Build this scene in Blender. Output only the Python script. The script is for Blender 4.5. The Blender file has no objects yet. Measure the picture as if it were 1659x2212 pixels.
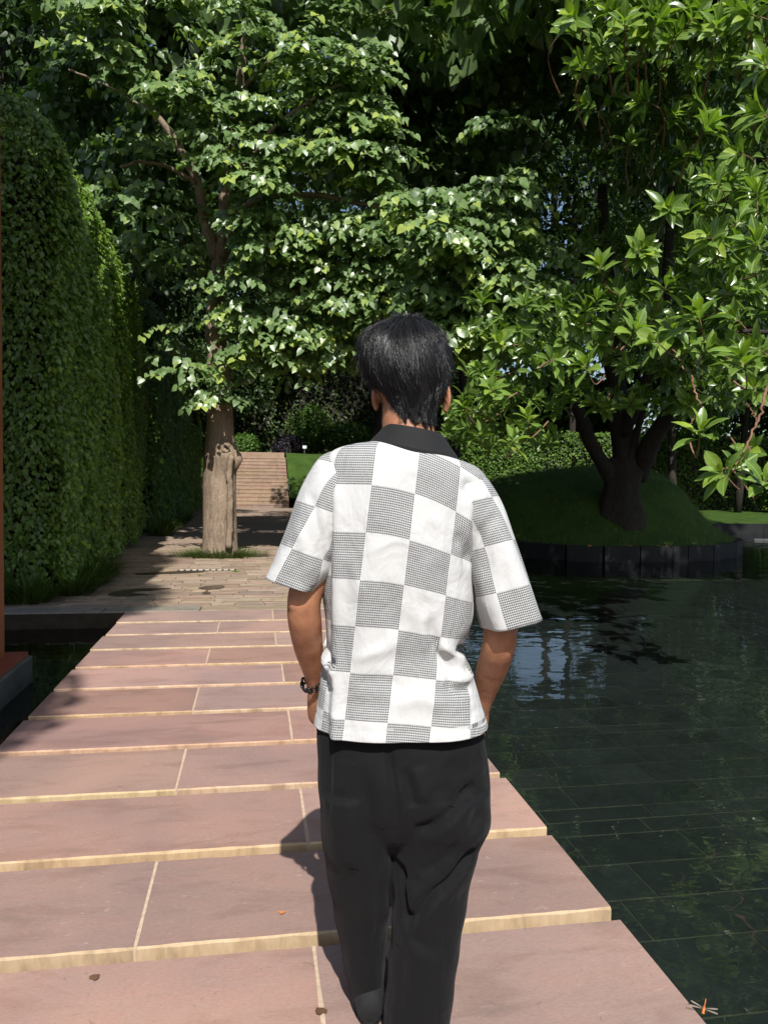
import bpy, bmesh, math, random
import numpy as np
from mathutils import Vector, Matrix
rnd = random.Random(7); rng = np.random.default_rng(11)
scene = bpy.context.scene; COL = scene.collection
# ------------------------------------------------------------------ camera
F, CX, CY = 1662.4, 829.5, 1106.0            # photograph measured at 1659 x 2212
YAW, PIT, ROL, CH = .1657, -.0427, .0129, 1.37
def rot_cam(v):
    c, s = math.cos(ROL), math.sin(ROL); v = (c*v[0]-s*v[1], s*v[0]+c*v[1], v[2])
    w = (v[0], -v[2], v[1])
    c, s = math.cos(PIT), math.sin(PIT); w = (w[0], c*w[1]-s*w[2], s*w[1]+c*w[2])
    c, s = math.cos(YAW), math.sin(YAW); return np.array([c*w[0]+s*w[1], -s*w[0]+c*w[1], w[2]])
CAM = np.array([0, 0, CH])
def ray(x, y): return rot_cam(((x-CX)/F, -(y-CY)/F, -1.0))
def G(x, y, z=0.0):
    r = ray(x, y); return CAM + r*((z-CH)/r[2])
def A(x, y, d): return CAM + ray(x, y)*d
cd = bpy.data.cameras.new('camera'); cam = bpy.data.objects.new('camera', cd); COL.objects.link(cam)
M3 = np.stack([rot_cam((1, 0, 0)), rot_cam((0, 1, 0)), rot_cam((0, 0, 1))], 1)
cam.matrix_world = Matrix.Translation((0, 0, CH)) @ Matrix(M3.tolist()).to_4x4()
cd.sensor_fit = 'VERTICAL'; cd.sensor_height = 24.0; cd.lens = 24.0*F/2212.0
cd.clip_start = .05; cd.clip_end = 1500
scene.camera = cam
# ------------------------------------------------------------------ light
SUN_EL, SUN_AZ = math.radians(49.0), math.radians(4.0)      # light travels towards +Y
sd = bpy.data.lights.new('sun', 'SUN'); sun = bpy.data.objects.new('sun', sd); COL.objects.link(sun)
sd.energy = 4.6; sd.angle = math.radians(.53); sd.color = (1.0, .975, .94)
LD = np.array([math.sin(SUN_AZ)*math.cos(SUN_EL), math.cos(SUN_AZ)*math.cos(SUN_EL), -math.sin(SUN_EL)])
TS = -LD
sun.rotation_euler = Vector(LD).to_track_quat('-Z', 'Y').to_euler(); sun.location = (0, -20, 30)
world = bpy.data.worlds.new('World'); scene.world = world; world.use_nodes = True
wt = world.node_tree; bg = wt.nodes['Background']
sky = wt.nodes.new('ShaderNodeTexSky'); sky.sky_type = 'NISHITA'; sky.sun_disc = False
sky.sun_elevation = SUN_EL; sky.sun_rotation = math.pi + SUN_AZ; sky.dust_density = 1.5; sky.air_density = 1.0
wt.links.new(sky.outputs[0], bg.inputs[0]); bg.inputs[1].default_value = .092
vs = scene.view_settings; vs.view_transform = 'Standard'; vs.look = 'None'; vs.exposure = .46; vs.gamma = 1.0
vs.use_curve_mapping = False
scene.cycles.max_bounces = 8; scene.cycles.transparent_max_bounces = 12
scene.cycles.caustics_reflective = False; scene.cycles.caustics_refractive = False
# ------------------------------------------------------------------ helpers
def link(o, parent=None):
    COL.objects.link(o)
    if parent is not None: o.parent = parent
    return o
def tag(o, label=None, cat=None, group=None, kind=None):
    if label: o['label'] = label
    if cat: o['category'] = cat
    if group: o['group'] = group
    if kind: o['kind'] = kind
    return o
def empty(name, loc=(0, 0, 0), rz=0.0):
    o = bpy.data.objects.new(name, None); o.empty_display_size = .1
    o.location = loc; o.rotation_euler = (0, 0, rz); return link(o)
def mesh_np(name, V, faces, mats, smooth=False, uv=None, midx=None):
    me = bpy.data.meshes.new(name); me.from_pydata([tuple(v) for v in V], [], faces)
    for m in (mats if isinstance(mats, (list, tuple)) else [mats]): me.materials.append(m)
    if smooth: me.polygons.foreach_set('use_smooth', [True]*len(me.polygons))
    if midx is not None: me.polygons.foreach_set('material_index', midx)
    if uv is not None:
        l = me.uv_layers.new(name='UVMap'); idx = np.empty(len(me.loops), int); me.loops.foreach_get('vertex_index', idx)
        l.data.foreach_set('uv', np.asarray(uv)[idx].astype(np.float32).ravel())
    me.update(); return me
def ob(name, me, parent=None, loc=None):
    o = bpy.data.objects.new(name, me)
    if loc is not None: o.location = loc
    return link(o, parent)
class MB:
    def __init__(s): s.v = []; s.f = []; s.m = []
    def add(s, V, Fc, mi=0):
        b = len(s.v); s.v += [tuple(map(float, p)) for p in V]; s.f += [tuple(i+b for i in q) for q in Fc]; s.m += [mi]*len(Fc)
    def box(s, x0, x1, y0, y1, z0, z1, mi=0, top=None):
        V = [(x0,y0,z0),(x1,y0,z0),(x1,y1,z0),(x0,y1,z0),(x0,y0,z1),(x1,y0,z1),(x1,y1,z1),(x0,y1,z1)]
        b = len(s.v); s.v += V; Fc = [(3,2,1,0),(4,5,6,7),(0,1,5,4),(1,2,6,5),(2,3,7,6),(3,0,4,7)]
        s.f += [tuple(i+b for i in q) for q in Fc]; s.m += [mi, top if top is not None else mi, mi, mi, mi, mi]
    def tube(s, pts, rad, n=8, mi=0, cap=True):
        P = np.array(pts, float); K = len(P); R = np.broadcast_to(np.array(rad, float), (K,)); b = len(s.v)
        T = np.gradient(P, axis=0); T /= np.linalg.norm(T, axis=1)[:, None]+1e-9
        up = np.array([0, 0, 1.]) if abs(T[0][2]) < .9 else np.array([1., 0, 0])
        for i in range(K):
            a = np.cross(T[i], up); a /= np.linalg.norm(a)+1e-9; c = np.cross(a, T[i]); up = c
            for k in range(n):
                t = 2*math.pi*k/n; s.v.append(tuple(P[i]+R[i]*(math.cos(t)*a+math.sin(t)*c)))
        for i in range(K-1):
            for k in range(n):
                q = (k+1) % n; s.f.append((b+i*n+k, b+i*n+q, b+(i+1)*n+q, b+(i+1)*n+k)); s.m.append(mi)
        if cap:
            s.f.append(tuple(b+k for k in range(n))[::-1]); s.f.append(tuple(b+(K-1)*n+k for k in range(n))); s.m += [mi, mi]
    def rings(s, R, mi=0, cap=True):
        n = len(R[0]); b = len(s.v)
        for r in R: s.v += [tuple(map(float, p)) for p in r]
        for i in range(len(R)-1):
            for k in range(n):
                q = (k+1) % n; s.f.append((b+i*n+k, b+i*n+q, b+(i+1)*n+q, b+(i+1)*n+k)); s.m.append(mi)
        if cap:
            s.f.append(tuple(b+k for k in range(n))[::-1]); s.f.append(tuple(b+(len(R)-1)*n+k for k in range(n))); s.m += [mi, mi]
    def build(s, name, mats, parent=None, smooth=False):
        me = mesh_np(name, s.v, s.f, mats, smooth, midx=s.m); return ob(name, me, parent)
# ------------------------------------------------------------------ materials
def N(t, typ, **kw):
    n = t.nodes.new(typ)
    for k, v in kw.items():
        if k == 'op': n.operation = v
        elif k.startswith('i'): n.inputs[int(k[1:])].default_value = v
        else: setattr(n, k, v)
    return n
def new_mat(name):
    m = bpy.data.materials.new(name); m.use_nodes = True; t = m.node_tree
    return m, t, t.nodes['Principled BSDF']
def ramp(t, fac, stops):
    r = t.nodes.new('ShaderNodeValToRGB'); e = r.color_ramp.elements
    while len(e) < len(stops): e.new(.5)
    for q, (p, c) in zip(e, stops): q.position = p; q.color = (*c, 1)
    t.links.new(fac, r.inputs[0]); return r.outputs[0]
def noise(t, vec, scale, detail=5, rough=.6, dist=0):
    n = t.nodes.new('ShaderNodeTexNoise'); n.inputs['Scale'].default_value = scale; n.inputs['Detail'].default_value = detail
    n.inputs['Roughness'].default_value = rough; n.inputs['Distortion'].default_value = dist
    if vec is not None: t.links.new(vec, n.inputs['Vector'])
    return n.outputs['Fac']
def mapping(t, vec, scale=(1, 1, 1), loc=(0, 0, 0), rot=(0, 0, 0)):
    m = t.nodes.new('ShaderNodeMapping'); m.inputs['Scale'].default_value = scale; m.inputs['Location'].default_value = loc
    m.inputs['Rotation'].default_value = rot; t.links.new(vec, m.inputs['Vector']); return m.outputs[0]
def geo_pos(t): return t.nodes.new('ShaderNodeNewGeometry').outputs['Position']
def bump(t, p, h, strength=.3, dist=.01):
    b = t.nodes.new('ShaderNodeBump'); b.inputs['Strength'].default_value = strength; b.inputs['Distance'].default_value = dist
    t.links.new(h, b.inputs['Height']); t.links.new(b.outputs[0], p.inputs['Normal']); return b
def mix(t, fac, a, b, mode='MIX'):
    m = t.nodes.new('ShaderNodeMix'); m.data_type = 'RGBA'; m.blend_type = mode
    for s, v in ((0, fac), (6, a), (7, b)):
        if hasattr(v, 'is_output'): t.links.new(v, m.inputs[s])
        elif isinstance(v, (int, float)): m.inputs[s].default_value = v
        else: m.inputs[s].default_value = (*v, 1)
    return m.outputs[2]
def math_n(t, op, a, b=None, c=None):
    m = t.nodes.new('ShaderNodeMath'); m.operation = op
    for i, v in enumerate((a, b, c)):
        if v is None: continue
        if hasattr(v, 'is_output'): t.links.new(v, m.inputs[i])
        else: m.inputs[i].default_value = v
    return m.outputs[0]
def stone_mat(name, cols, scale=3.0, rough=.75, stretch=(1, 1, 1), bstr=.25, per_obj=.25, speck=None, fine=60, hv=.03, chips=None):
    m, t, p = new_mat(name); pos = geo_pos(t)
    oi = t.nodes.new('ShaderNodeObjectInfo').outputs['Random']
    off = t.nodes.new('ShaderNodeVectorMath'); off.operation = 'MULTIPLY_ADD'
    cmb = t.nodes.new('ShaderNodeCombineXYZ')
    for i in range(3): t.links.new(oi, cmb.inputs[i])
    t.links.new(cmb.outputs[0], off.inputs[0]); off.inputs[1].default_value = (17, 31, 7); t.links.new(pos, off.inputs[2])
    v = mapping(t, off.outputs[0], stretch)
    n1 = noise(t, v, scale, 6, .62, .6); k = len(cols)
    c = ramp(t, n1, [(.28+.44*i/(k-1), cols[i]) for i in range(k)])
    n2 = noise(t, v, fine, 4, .7)
    g = ramp(t, n2, [(.3, (.86, .86, .86)), (.7, (1.08, 1.08, 1.08))])
    c = mix(t, 1.0, c, g, 'MULTIPLY')
    sh = math_n(t, 'MULTIPLY_ADD', oi, per_obj, 1-per_obj/2)
    hs = t.nodes.new('ShaderNodeHueSaturation'); t.links.new(sh, hs.inputs['Value']); t.links.new(math_n(t, 'MULTIPLY_ADD', math_n(t, 'FRACT', math_n(t, 'MULTIPLY', oi, 7.3)), hv, .5-hv/2), hs.inputs['Hue']); t.links.new(math_n(t, 'MULTIPLY_ADD', math_n(t, 'FRACT', math_n(t, 'MULTIPLY', oi, 13.7)), .2, .92), hs.inputs['Saturation']); t.links.new(c, hs.inputs['Color']); c = hs.outputs[0]
    if speck:
        n3 = noise(t, pos, 9, 3, .6, 1.5); f = ramp(t, n3, [(.66, (0, 0, 0)), (.74, (1, 1, 1))]); c = mix(t, f, c, speck)
    if chips:
        n4 = noise(t, mapping(t, pos, (.6, 1.4, 1), (0, 0, 0), (0, 0, .4)), 38, 3, .55, 1.0); c = mix(t, ramp(t, n4, [(.65, (0, 0, 0)), (.72, (.6, .6, .6))]), c, chips[0])
        n5 = noise(t, pos, 27, 4, .6, 2.0); c = mix(t, ramp(t, n5, [(.645, (0, 0, 0)), (.72, (.5, .5, .5))]), c, chips[1])
        n6 = noise(t, pos, 1.1, 3, .5, .5); c = mix(t, 1.0, c, ramp(t, n6, [(.35, (.80, .83, .86)), (.65, (1.06, 1.03, .99))]), 'MULTIPLY')
    t.links.new(c, p.inputs['Base Color']); p.inputs['Roughness'].default_value = rough
    p.inputs['Specular IOR Level'].default_value = .3
    h = math_n(t, 'ADD', math_n(t, 'MULTIPLY', n1, .5), math_n(t, 'MULTIPLY', n2, .25)); bump(t, p, h, bstr, .008)
    return m
def plain(name, col, rough=.6, spec=.4, var=.15, scale=20, bstr=.1):
    m, t, p = new_mat(name); n = noise(t, geo_pos(t), scale, 4)
    c = ramp(t, n, [(.3, tuple(x*(1-var) for x in col)), (.7, tuple(x*(1+var) for x in col))])
    t.links.new(c, p.inputs['Base Color']); p.inputs['Roughness'].default_value = rough
    p.inputs['Specular IOR Level'].default_value = spec
    if bstr: bump(t, p, n, bstr, .005)
    return m
def leaf_mat(name, dark, light, rough=.4, spec=.5, transl=.25, midrib=None, tcol=None, vein=.05):
    m, t, p = new_mat(name)
    at = t.nodes.new('ShaderNodeAttribute'); at.attribute_name = 'tone'
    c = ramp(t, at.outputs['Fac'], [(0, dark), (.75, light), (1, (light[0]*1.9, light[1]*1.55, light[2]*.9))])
    n = noise(t, geo_pos(t), 14, 3); c = mix(t, 1.0, c, ramp(t, n, [(.3, (.8, .8, .8)), (.7, (1.15, 1.15, 1.15))]), 'MULTIPLY')
    uvn = t.nodes.new('ShaderNodeUVMap'); sp = t.nodes.new('ShaderNodeSeparateXYZ'); t.links.new(uvn.outputs[0], sp.inputs[0])
    ax = math_n(t, 'ABSOLUTE', sp.outputs[0])
    if midrib:
        c = mix(t, ramp(t, ax, [(.012, (1, 1, 1)), (.03, (0, 0, 0))]), c, midrib)
    # side veins as fine relief
    w = math_n(t, 'SINE', math_n(t, 'MULTIPLY', math_n(t, 'SUBTRACT', sp.outputs[1], math_n(t, 'MULTIPLY', ax, .8)), 44.0))
    bump(t, p, w, vein, .003)
    t.links.new(c, p.inputs['Base Color']); p.inputs['Roughness'].default_value = rough; p.inputs['Specular IOR Level'].default_value = spec
    if transl:
        tr = t.nodes.new('ShaderNodeBsdfTranslucent'); tc = mix(t, 1.0, c, tcol or (1.5, 1.7, .5), 'MULTIPLY'); t.links.new(tc, tr.inputs[0])
        ms = t.nodes.new('ShaderNodeMixShader'); ms.inputs[0].default_value = transl
        t.links.new(p.outputs[0], ms.inputs[1]); t.links.new(tr.outputs[0], ms.inputs[2])
        t.links.new(ms.outputs[0], t.nodes['Material Output'].inputs[0])
    return m
def bark_mat(name, c0, c1, sc=6, stretch=(1, 1, .18), bs=.7):
    m, t, p = new_mat(name); pos = geo_pos(t); v = mapping(t, pos, stretch)
    n1 = noise(t, v, sc*4, 8, .7, .5); n2 = noise(t, pos, 2.2, 5, .6); n3 = noise(t, pos, 40, 4, .7)
    c = ramp(t, n1, [(.3, c0), (.65, c1)]); c = mix(t, ramp(t, n2, [(.45, (0, 0, 0)), (.7, (.5, .5, .5))]), c, tuple(x*1.25 for x in c1))
    c = mix(t, 1.0, c, ramp(t, n3, [(.3, (.7, .7, .7)), (.7, (1.15, 1.15, 1.15))]), 'MULTIPLY')
    t.links.new(c, p.inputs['Base Color']); p.inputs['Roughness'].default_value = .9; p.inputs['Specular IOR Level'].default_value = .2
    bump(t, p, math_n(t, 'ADD', n1, math_n(t, 'MULTIPLY', n3, .5)), bs, .03); return m

SLAB = stone_mat('red_sandstone', [(.255, .178, .148), (.31, .195, .162), (.34, .225, .19), (.355, .222, .187), (.285, .205, .168)], 3.2, .6, (.8, 2.4, 1), .3, .30, fine=90, hv=.012, chips=((.42, .31, .25), (.14, .095, .08)))
EDGE = stone_mat('pale_sandstone_edge', [(.27, .185, .115), (.46, .32, .20), (.53, .385, .255)], 9, .85, (1, 1, .3), .5, .15)
MORTAR = plain('pale_mortar', (.47, .355, .25), .9, .2, .2, 40)
SETT = stone_mat('brown_sett', [(.19, .14, .10), (.29, .215, .155), (.36, .275, .20)], 5, .8, (1, 2.5, 1), .4, .4)
KERBM = stone_mat('grey_kerb_stone', [(.16, .14, .115), (.28, .25, .205)], 6, .8, (1, 1, 1), .4, .2)
STEPM = stone_mat('stair_sandstone', [(.24, .165, .115), (.36, .26, .185)], 4, .8, (1, 3, 1), .3, .2)
TILE = stone_mat('dark_slate_tile', [(.013, .016, .015), (.020, .0245, .0225), (.027, .031, .029)], 3, .55, (1, 1, 1), .1, .3)
GROUT = plain('mossy_grout', (.055, .055, .038), .9, .2, .35, 12)
WALLP = stone_mat('black_granite_panel', [(.006, .0065, .007), (.015, .015, .016)], 5, .8, (1, 1, 1), .15, .4)
CONC = stone_mat('weathered_concrete', [(.06, .062, .055), (.13, .125, .11)], 5, .85, (1, 1, 3), .5, .1)
CORTEN = stone_mat('red_painted_post', [(.20, .065, .035), (.27, .095, .05)], 5, .6, (1, 1, .5), .2, .1)
SOIL = stone_mat('soil', [(.03, .022, .014), (.06, .045, .03)], 8, .95, (1, 1, 1), .5, .1)
BARK = bark_mat('smooth_tan_bark', (.14, .10, .07), (.33, .25, .178))
BARKD = bark_mat('dark_bark', (.018, .015, .012), (.05, .042, .034))
TWIG = bark_mat('red_brown_twig', (.16, .075, .045), (.30, .17, .11))
def grass_mat():
    m, t, p = new_mat('mown_grass'); pos = geo_pos(t)
    n1 = noise(t, pos, 1.3, 5, .65); n2 = noise(t, mapping(t, pos, (1, 1, .3)), 55, 3, .7)
    c = ramp(t, n1, [(.3, (.035, .068, .012)), (.55, (.055, .105, .016)), (.75, (.075, .125, .022))])
    c = mix(t, 1.0, c, ramp(t, n2, [(.3, (.55, .55, .55)), (.7, (1.25, 1.25, 1.25))]), 'MULTIPLY')
    t.links.new(c, p.inputs['Base Color']); p.inputs['Roughness'].default_value = .9; p.inputs['Specular IOR Level'].default_value = .15
    bump(t, p, n2, .8, .04); return m
GRASS = grass_mat()
BLADE = leaf_mat('grass_blade', (.03, .055, .012), (.07, .12, .02), .6, .3, .2)
LHEART = leaf_mat('heart_leaf', (.07, .125, .04), (.185, .28, .10), .36, .6, .3)
LRUB = leaf_mat('rubber_leaf', (.046, .10, .017), (.16, .26, .048), .30, .55, .3, midrib=(.26, .36, .10), vein=.02)
LHEDGE = leaf_mat('hedge_leaf', (.055, .11, .022), (.17, .275, .036), .36, .5, .35)
LDARK = leaf_mat('shade_dark_leaf', (.022, .046, .012), (.055, .10, .022), .5, .35, .2)  # low leaf colour stands in for shade over the background trees
LLIGHT = leaf_mat('light_leaf', (.05, .10, .02), (.10, .19, .03), .5, .3, .25)
LPURP = leaf_mat('purple_leaf', (.012, .010, .012), (.03, .022, .03), .5, .35, .1)
def water_mat():
    m, t, p = new_mat('pool_water'); t.nodes.remove(p); out = t.nodes['Material Output']; pos = geo_pos(t)
    n1 = noise(t, mapping(t, pos, (1, 1.5, 1)), 1.5, 2, .4, .4); n2 = noise(t, mapping(t, pos, (1, 1.6, 1)), 5.5, 2, .5, .3)
    b = t.nodes.new('ShaderNodeBump'); b.inputs['Strength'].default_value = 1.0; b.inputs['Distance'].default_value = .009
    t.links.new(math_n(t, 'ADD', n1, math_n(t, 'MULTIPLY', n2, .16)), b.inputs['Height'])
    gl = t.nodes.new('ShaderNodeBsdfGlossy'); gl.inputs['Roughness'].default_value = 0.0; gl.inputs['Color'].default_value = (1, 1, 1, 1)
    tr = t.nodes.new('ShaderNodeBsdfTransparent'); tr.inputs[0].default_value = (.74, .80, .78, 1)
    fr = t.nodes.new('ShaderNodeFresnel'); fr.inputs[0].default_value = 1.34
    t.links.new(b.outputs[0], gl.inputs['Normal']); t.links.new(b.outputs[0], fr.inputs['Normal'])
    ms = t.nodes.new('ShaderNodeMixShader'); t.links.new(fr.outputs[0], ms.inputs[0]); t.links.new(tr.outputs[0], ms.inputs[1]); t.links.new(gl.outputs[0], ms.inputs[2])
    t.links.new(ms.outputs[0], out.inputs[0]); return m
WATER = water_mat()
# ------------------------------------------------------------------ leaves
def T_heart():
    V = [(0,0,0),(0,.45,-.01),(0,1.0,-.10)]
    for s in (-1, 1): V += [(s*.26,-.13,.03),(s*.46,.12,.07),(s*.36,.50,.05)]
    Fc = [(0,1,4,3),(1,5,4),(1,2,5),(0,6,7,1),(1,7,8),(1,8,2)]
    return np.array(V, float), Fc
def T_rubber():
    ys = [.05, .2, .4, .6, .8]; ws = [.05, .145, .205, .20, .12]; zc = [.0, .03, .04, .03, -.005]
    V = [(0, 0, 0)]+[(0, y, z) for y, z in zip(ys, zc)]+[(0, 1.0, -.06)]
    Fc = []
    for s in (-1, 1):
        o = len(V); V += [(s*w, y+.015, z+.30*w) for y, w, z in zip(ys, ws, zc)]
        q = [(0, 1, o)]+[(k+1, k+2, o+k+1, o+k) for k in range(4)]+[(5, 6, o+4)]
        Fc += [f if s < 0 else f[::-1] for f in q]
    return np.array(V, float), Fc
def T_small():
    return np.array([(0,0,0),(-.32,.42,.09),(0,1,-.06),(.32,.42,.09)], float), [(0,2,1),(0,3,2)]
def T_blade():
    return np.array([(-.018,0,0),(.018,0,0),(.014,.55,.03),(-.014,.55,.03),(0,1,-.12)], float), [(0,1,2,3),(3,2,4)]
def frames(D, Nn):
    D = D/(np.linalg.norm(D, axis=1)[:, None]+1e-9); Nn = Nn - (Nn*D).sum(1)[:, None]*D
    Nn /= np.linalg.norm(Nn, axis=1)[:, None]+1e-9
    X = np.cross(D, Nn); return np.stack([X, D, Nn], 2)       # columns
def leaf_mesh(name, P, D, Nn, S, T, template, mat):
    V0, Fc = template; n = len(P); K = len(V0); Rm = frames(D, Nn)
    Sx = S*(1+rng.normal(0, .10, n)); loc = V0[None]*np.stack([Sx, S, S], 1)[:, None, :]
    V = np.einsum('nij,nkj->nki', Rm, loc)+P[:, None, :]
    me = bpy.data.meshes.new(name); me.vertices.add(n*K); me.vertices.foreach_set('co', V.astype(np.float32).ravel())
    lens = np.array([len(f) for f in Fc]); flat = np.concatenate([np.array(f) for f in Fc])
    L = (flat[None]+np.arange(n)[:, None]*K).ravel(); ln = np.tile(lens, n)
    me.loops.add(len(L)); me.loops.foreach_set('vertex_index', L.astype(np.int32))
    me.polygons.add(len(ln)); me.polygons.foreach_set('loop_start', np.concatenate([[0], np.cumsum(ln)[:-1]]).astype(np.int32))
    me.polygons.foreach_set('use_smooth', np.ones(len(ln), bool))
    uvl = me.uv_layers.new(name='UVMap'); uvl.data.foreach_set('uv', np.tile(V0[:, :2], (n, 1))[L].astype(np.float32).ravel())
    a = me.attributes.new('tone', 'FLOAT', 'POINT'); a.data.foreach_set('value', np.repeat(np.clip(T, 0, 1), K).astype(np.float32))
    me.materials.append(mat); me.update(calc_edges=True); return me
CI = M3.T
def project(P):
    q = (P-CAM) @ CI.T; d = -q[:, 2]; d = np.where(d < .05, .05, d)
    return CX+F*q[:, 0]/d, CY-F*q[:, 1]/d, d
def crown(parent, L, template, mat, nobj=300, part='foliage', piece='leaf', avoid=None):
    """all leaves of one plant: the ones that show largest are objects, the rest is one part"""
    P, D, Nn, S, T = L
    if nobj:
        x, y, d = project(P); px = S/d*((x > -10) & (x < 1669) & (y > -10) & (y < 2222))
        # a coarse depth test so that leaves hidden behind others are not picked
        gx = np.clip((x/24).astype(int), 0, 70); gy = np.clip((y/24).astype(int), 0, 95); key = gx*200+gy
        near = {}
        for k_, d_ in zip(key, d):
            if d_ < near.get(k_, 1e9): near[k_] = d_
        front = np.array([d_ < near[k_]+.12 for k_, d_ in zip(key, d)])
        if avoid is not None: front &= ~avoid(x, y)
        px = px*np.where(front, 1, .01); idx = np.argsort(-px)[:nobj]
    else: idx = np.array([], int)
    rest = np.setdiff1d(np.arange(len(P)), idx)
    fol = ob(part, leaf_mesh(part, P[rest], D[rest], Nn[rest], S[rest], T[rest], template, mat), parent); fol['kind'] = 'stuff'
    if len(idx):
        Rm = frames(D[idx], Nn[idx]); tones = np.linspace(.05, .97, 8); meshes = []
        z = np.zeros((1, 3)); e = np.eye(3)
        for tn in tones: meshes.append(leaf_mesh(piece, z, e[1:2], e[2:3], np.ones(1), np.array([tn]), template, mat))
        for j, i in enumerate(idx):
            me = meshes[int(np.argmin(abs(tones-T[i])))]; o = bpy.data.objects.new(piece, me)
            mw = Matrix(Rm[j].tolist()).to_4x4() @ Matrix.Scale(float(S[i]), 4); mw.translation = P[i]
            o.matrix_basis = (parent.matrix_basis.inverted() @ mw) if parent else mw
            link(o, parent)
    if parent is not None: fol.matrix_basis = parent.matrix_basis.inverted()
    return fol
def cat(Ls): return [np.concatenate(a) for a in zip(*Ls)]
def rdir(n):
    v = rng.normal(size=(n, 3)); return v/np.linalg.norm(v, axis=1)[:, None]
UP = np.array([0, 0, 1.])
def shell(c, r, n, size, tone=(.2, .8), fill=.55, droop=.6, face=None, fw=.5):
    """leaves through the outer part of an ellipsoid, tips hanging"""
    u = rdir(n); k = fill+(1-fill)*rng.random(n)**.6
    P = np.array(c)+u*np.array(r)*k[:, None]
    Nn = u*.7+UP*.55+rdir(n)*.55
    if face is not None: Nn = Nn+np.array(face)*fw
    D = -UP*droop+u*.5+rdir(n)*.7
    return [P, D, Nn, size*(.7+.6*rng.random(n)), np.clip(tone[0]+(tone[1]-tone[0])*rng.random(n), 0, 1)]
def sprays(c, r, ns, per=(8, 13), size=.18, length=(.45, .9), tone=(.25, .75), face=None):
    """drooping leafy sprays that start inside an ellipsoid and hang outward, leaves two-ranked along each"""
    out = []
    toC = CAM-np.array(c); toC[2] = 0; toC /= np.linalg.norm(toC)
    for _ in range(ns):
        u = rdir(1)[0]
        if np.dot(u, toC) < -.35 and rnd.random() < .75: u = -u
        p0 = np.array(c)+u*np.array(r)*(.35+.6*rng.random())
        h = np.array([u[0], u[1], 0])+rng.normal(0, .5, 3)+toC*.35; h[2] = .15+.25*rng.random(); h /= np.linalg.norm(h)
        n = rnd.randint(*per); Lg = rnd.uniform(*length); t = np.linspace(.08, 1, n)
        P = p0+h*(t*Lg)[:, None]-UP*(.55*Lg*t**2)[:, None]
        tan = h-UP*(1.1*t)[:, None]; tan /= np.linalg.norm(tan, axis=1)[:, None]
        side = np.cross(h, UP); side /= np.linalg.norm(side)+1e-9
        sg = np.where(np.arange(n) % 2 == 0, 1, -1)[:, None]
        P = P+side*sg*.05
        D = tan*.5+side*sg*.75-UP*.55+rdir(n)*.35
        Nn = UP*.8+toC*.75+rdir(n)*.45
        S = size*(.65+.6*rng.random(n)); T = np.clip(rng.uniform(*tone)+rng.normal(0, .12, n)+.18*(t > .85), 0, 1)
        out.append([P, D, Nn, S, T])
    return cat(out)
def whorl(c, axis, n, size, tone):
    """a rosette of long leaves round a shoot tip"""
    axis = np.array(axis)/np.linalg.norm(axis); a = np.cross(axis, [.3, .5, .8]); a /= np.linalg.norm(a); b = np.cross(axis, a)
    i = np.arange(n); ph = i*2.4+rng.normal(0, .18, n); op = .35+.95*(i/n)+rng.normal(0, .12, n)     # opening angle
    rad = np.cos(ph)[:, None]*a+np.sin(ph)[:, None]*b
    D = axis*np.cos(op)[:, None]+rad*np.sin(op)[:, None]-UP*(.15+.55*rng.random(n)*(.4+i/n))[:, None]
    Nn = axis*np.sin(op)[:, None]-rad*np.cos(op)[:, None]+UP*.25
    P = np.array(c)-axis*(.10*i/n)[:, None]+rad*.012
    S = size*(.72+.33*(i/n)+rng.normal(0, .07, n)); T = np.clip(tone+.30*(i < 2)+rng.normal(0, .13, n), 0, 1)
    return [P, D, Nn, np.maximum(S, .05), T]
# ================================================================== setting
WZ = -.16; PF = -.46
m_ = MB(); m_.add([(-600,-600,-.75),(600,-600,-.75),(600,600,-.75),(-600,600,-.75)], [(0,1,2,3)])
tag(m_.build('ground', SOIL), kind='structure')
# pool floor with tiles
m_ = MB(); m_.box(-9, 34, -6, 22.5, -.7, PF-.003); pool = tag(m_.build('pool_floor', GROUT), kind='structure')
tiles = []
y = -2.0
while y < 13.2:
    w = rnd.choice([.16, .30, .30, .44]); x = 1.0-rnd.random()*.5
    while x < 11.5:
        l = rnd.choice([.42, .62, .62, .85]); tiles.append((x, x+l, y, y+w)); x += l
    y += w
def bev_box(mb, x0, x1, y0, y1, z0, z1, b, mi=0, top=None):
    """box with a chamfered top rim"""
    V = [(x0,y0,z0),(x1,y0,z0),(x1,y1,z0),(x0,y1,z0),(x0,y0,z1-b),(x1,y0,z1-b),(x1,y1,z1-b),(x0,y1,z1-b),
         (x0+b,y0+b,z1),(x1-b,y0+b,z1),(x1-b,y1-b,z1),(x0+b,y1-b,z1)]
    top = mi if top is None else top
    mb.add(V, [(0,1,5,4),(1,2,6,5),(2,3,7,6),(3,0,4,7),(3,2,1,0)], mi); mb.add(V, [(8,9,10,11)], top)
    mb.add(V, [(4,5,9,8),(5,6,10,9),(6,7,11,10),(7,4,8,11)], mi)
def tile_vis(t):
    P = np.array([[(t[0]+t[1])/2, (t[2]+t[3])/2, PF]]); X, Y, d = project(P)
    return (t[1]-t[0])/d[0] if (-60 < X[0] < 1720 and Y[0] < 2270 and d[0] > .6) else 0
tiles.sort(key=lambda t: -tile_vis(t))
for t in tiles[:300]:
    mb = MB(); g = .004; cx, cy = (t[0]+t[1])/2, (t[2]+t[3])/2
    mb.box(t[0]-cx+g, t[1]-cx-g, t[2]-cy+.007, t[3]-cy-.007, -.02, 0)
    o = mb.build('tile', TILE, pool); o.location = (cx, cy, PF+rnd.uniform(-.002, .002))
mb = MB()
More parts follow.
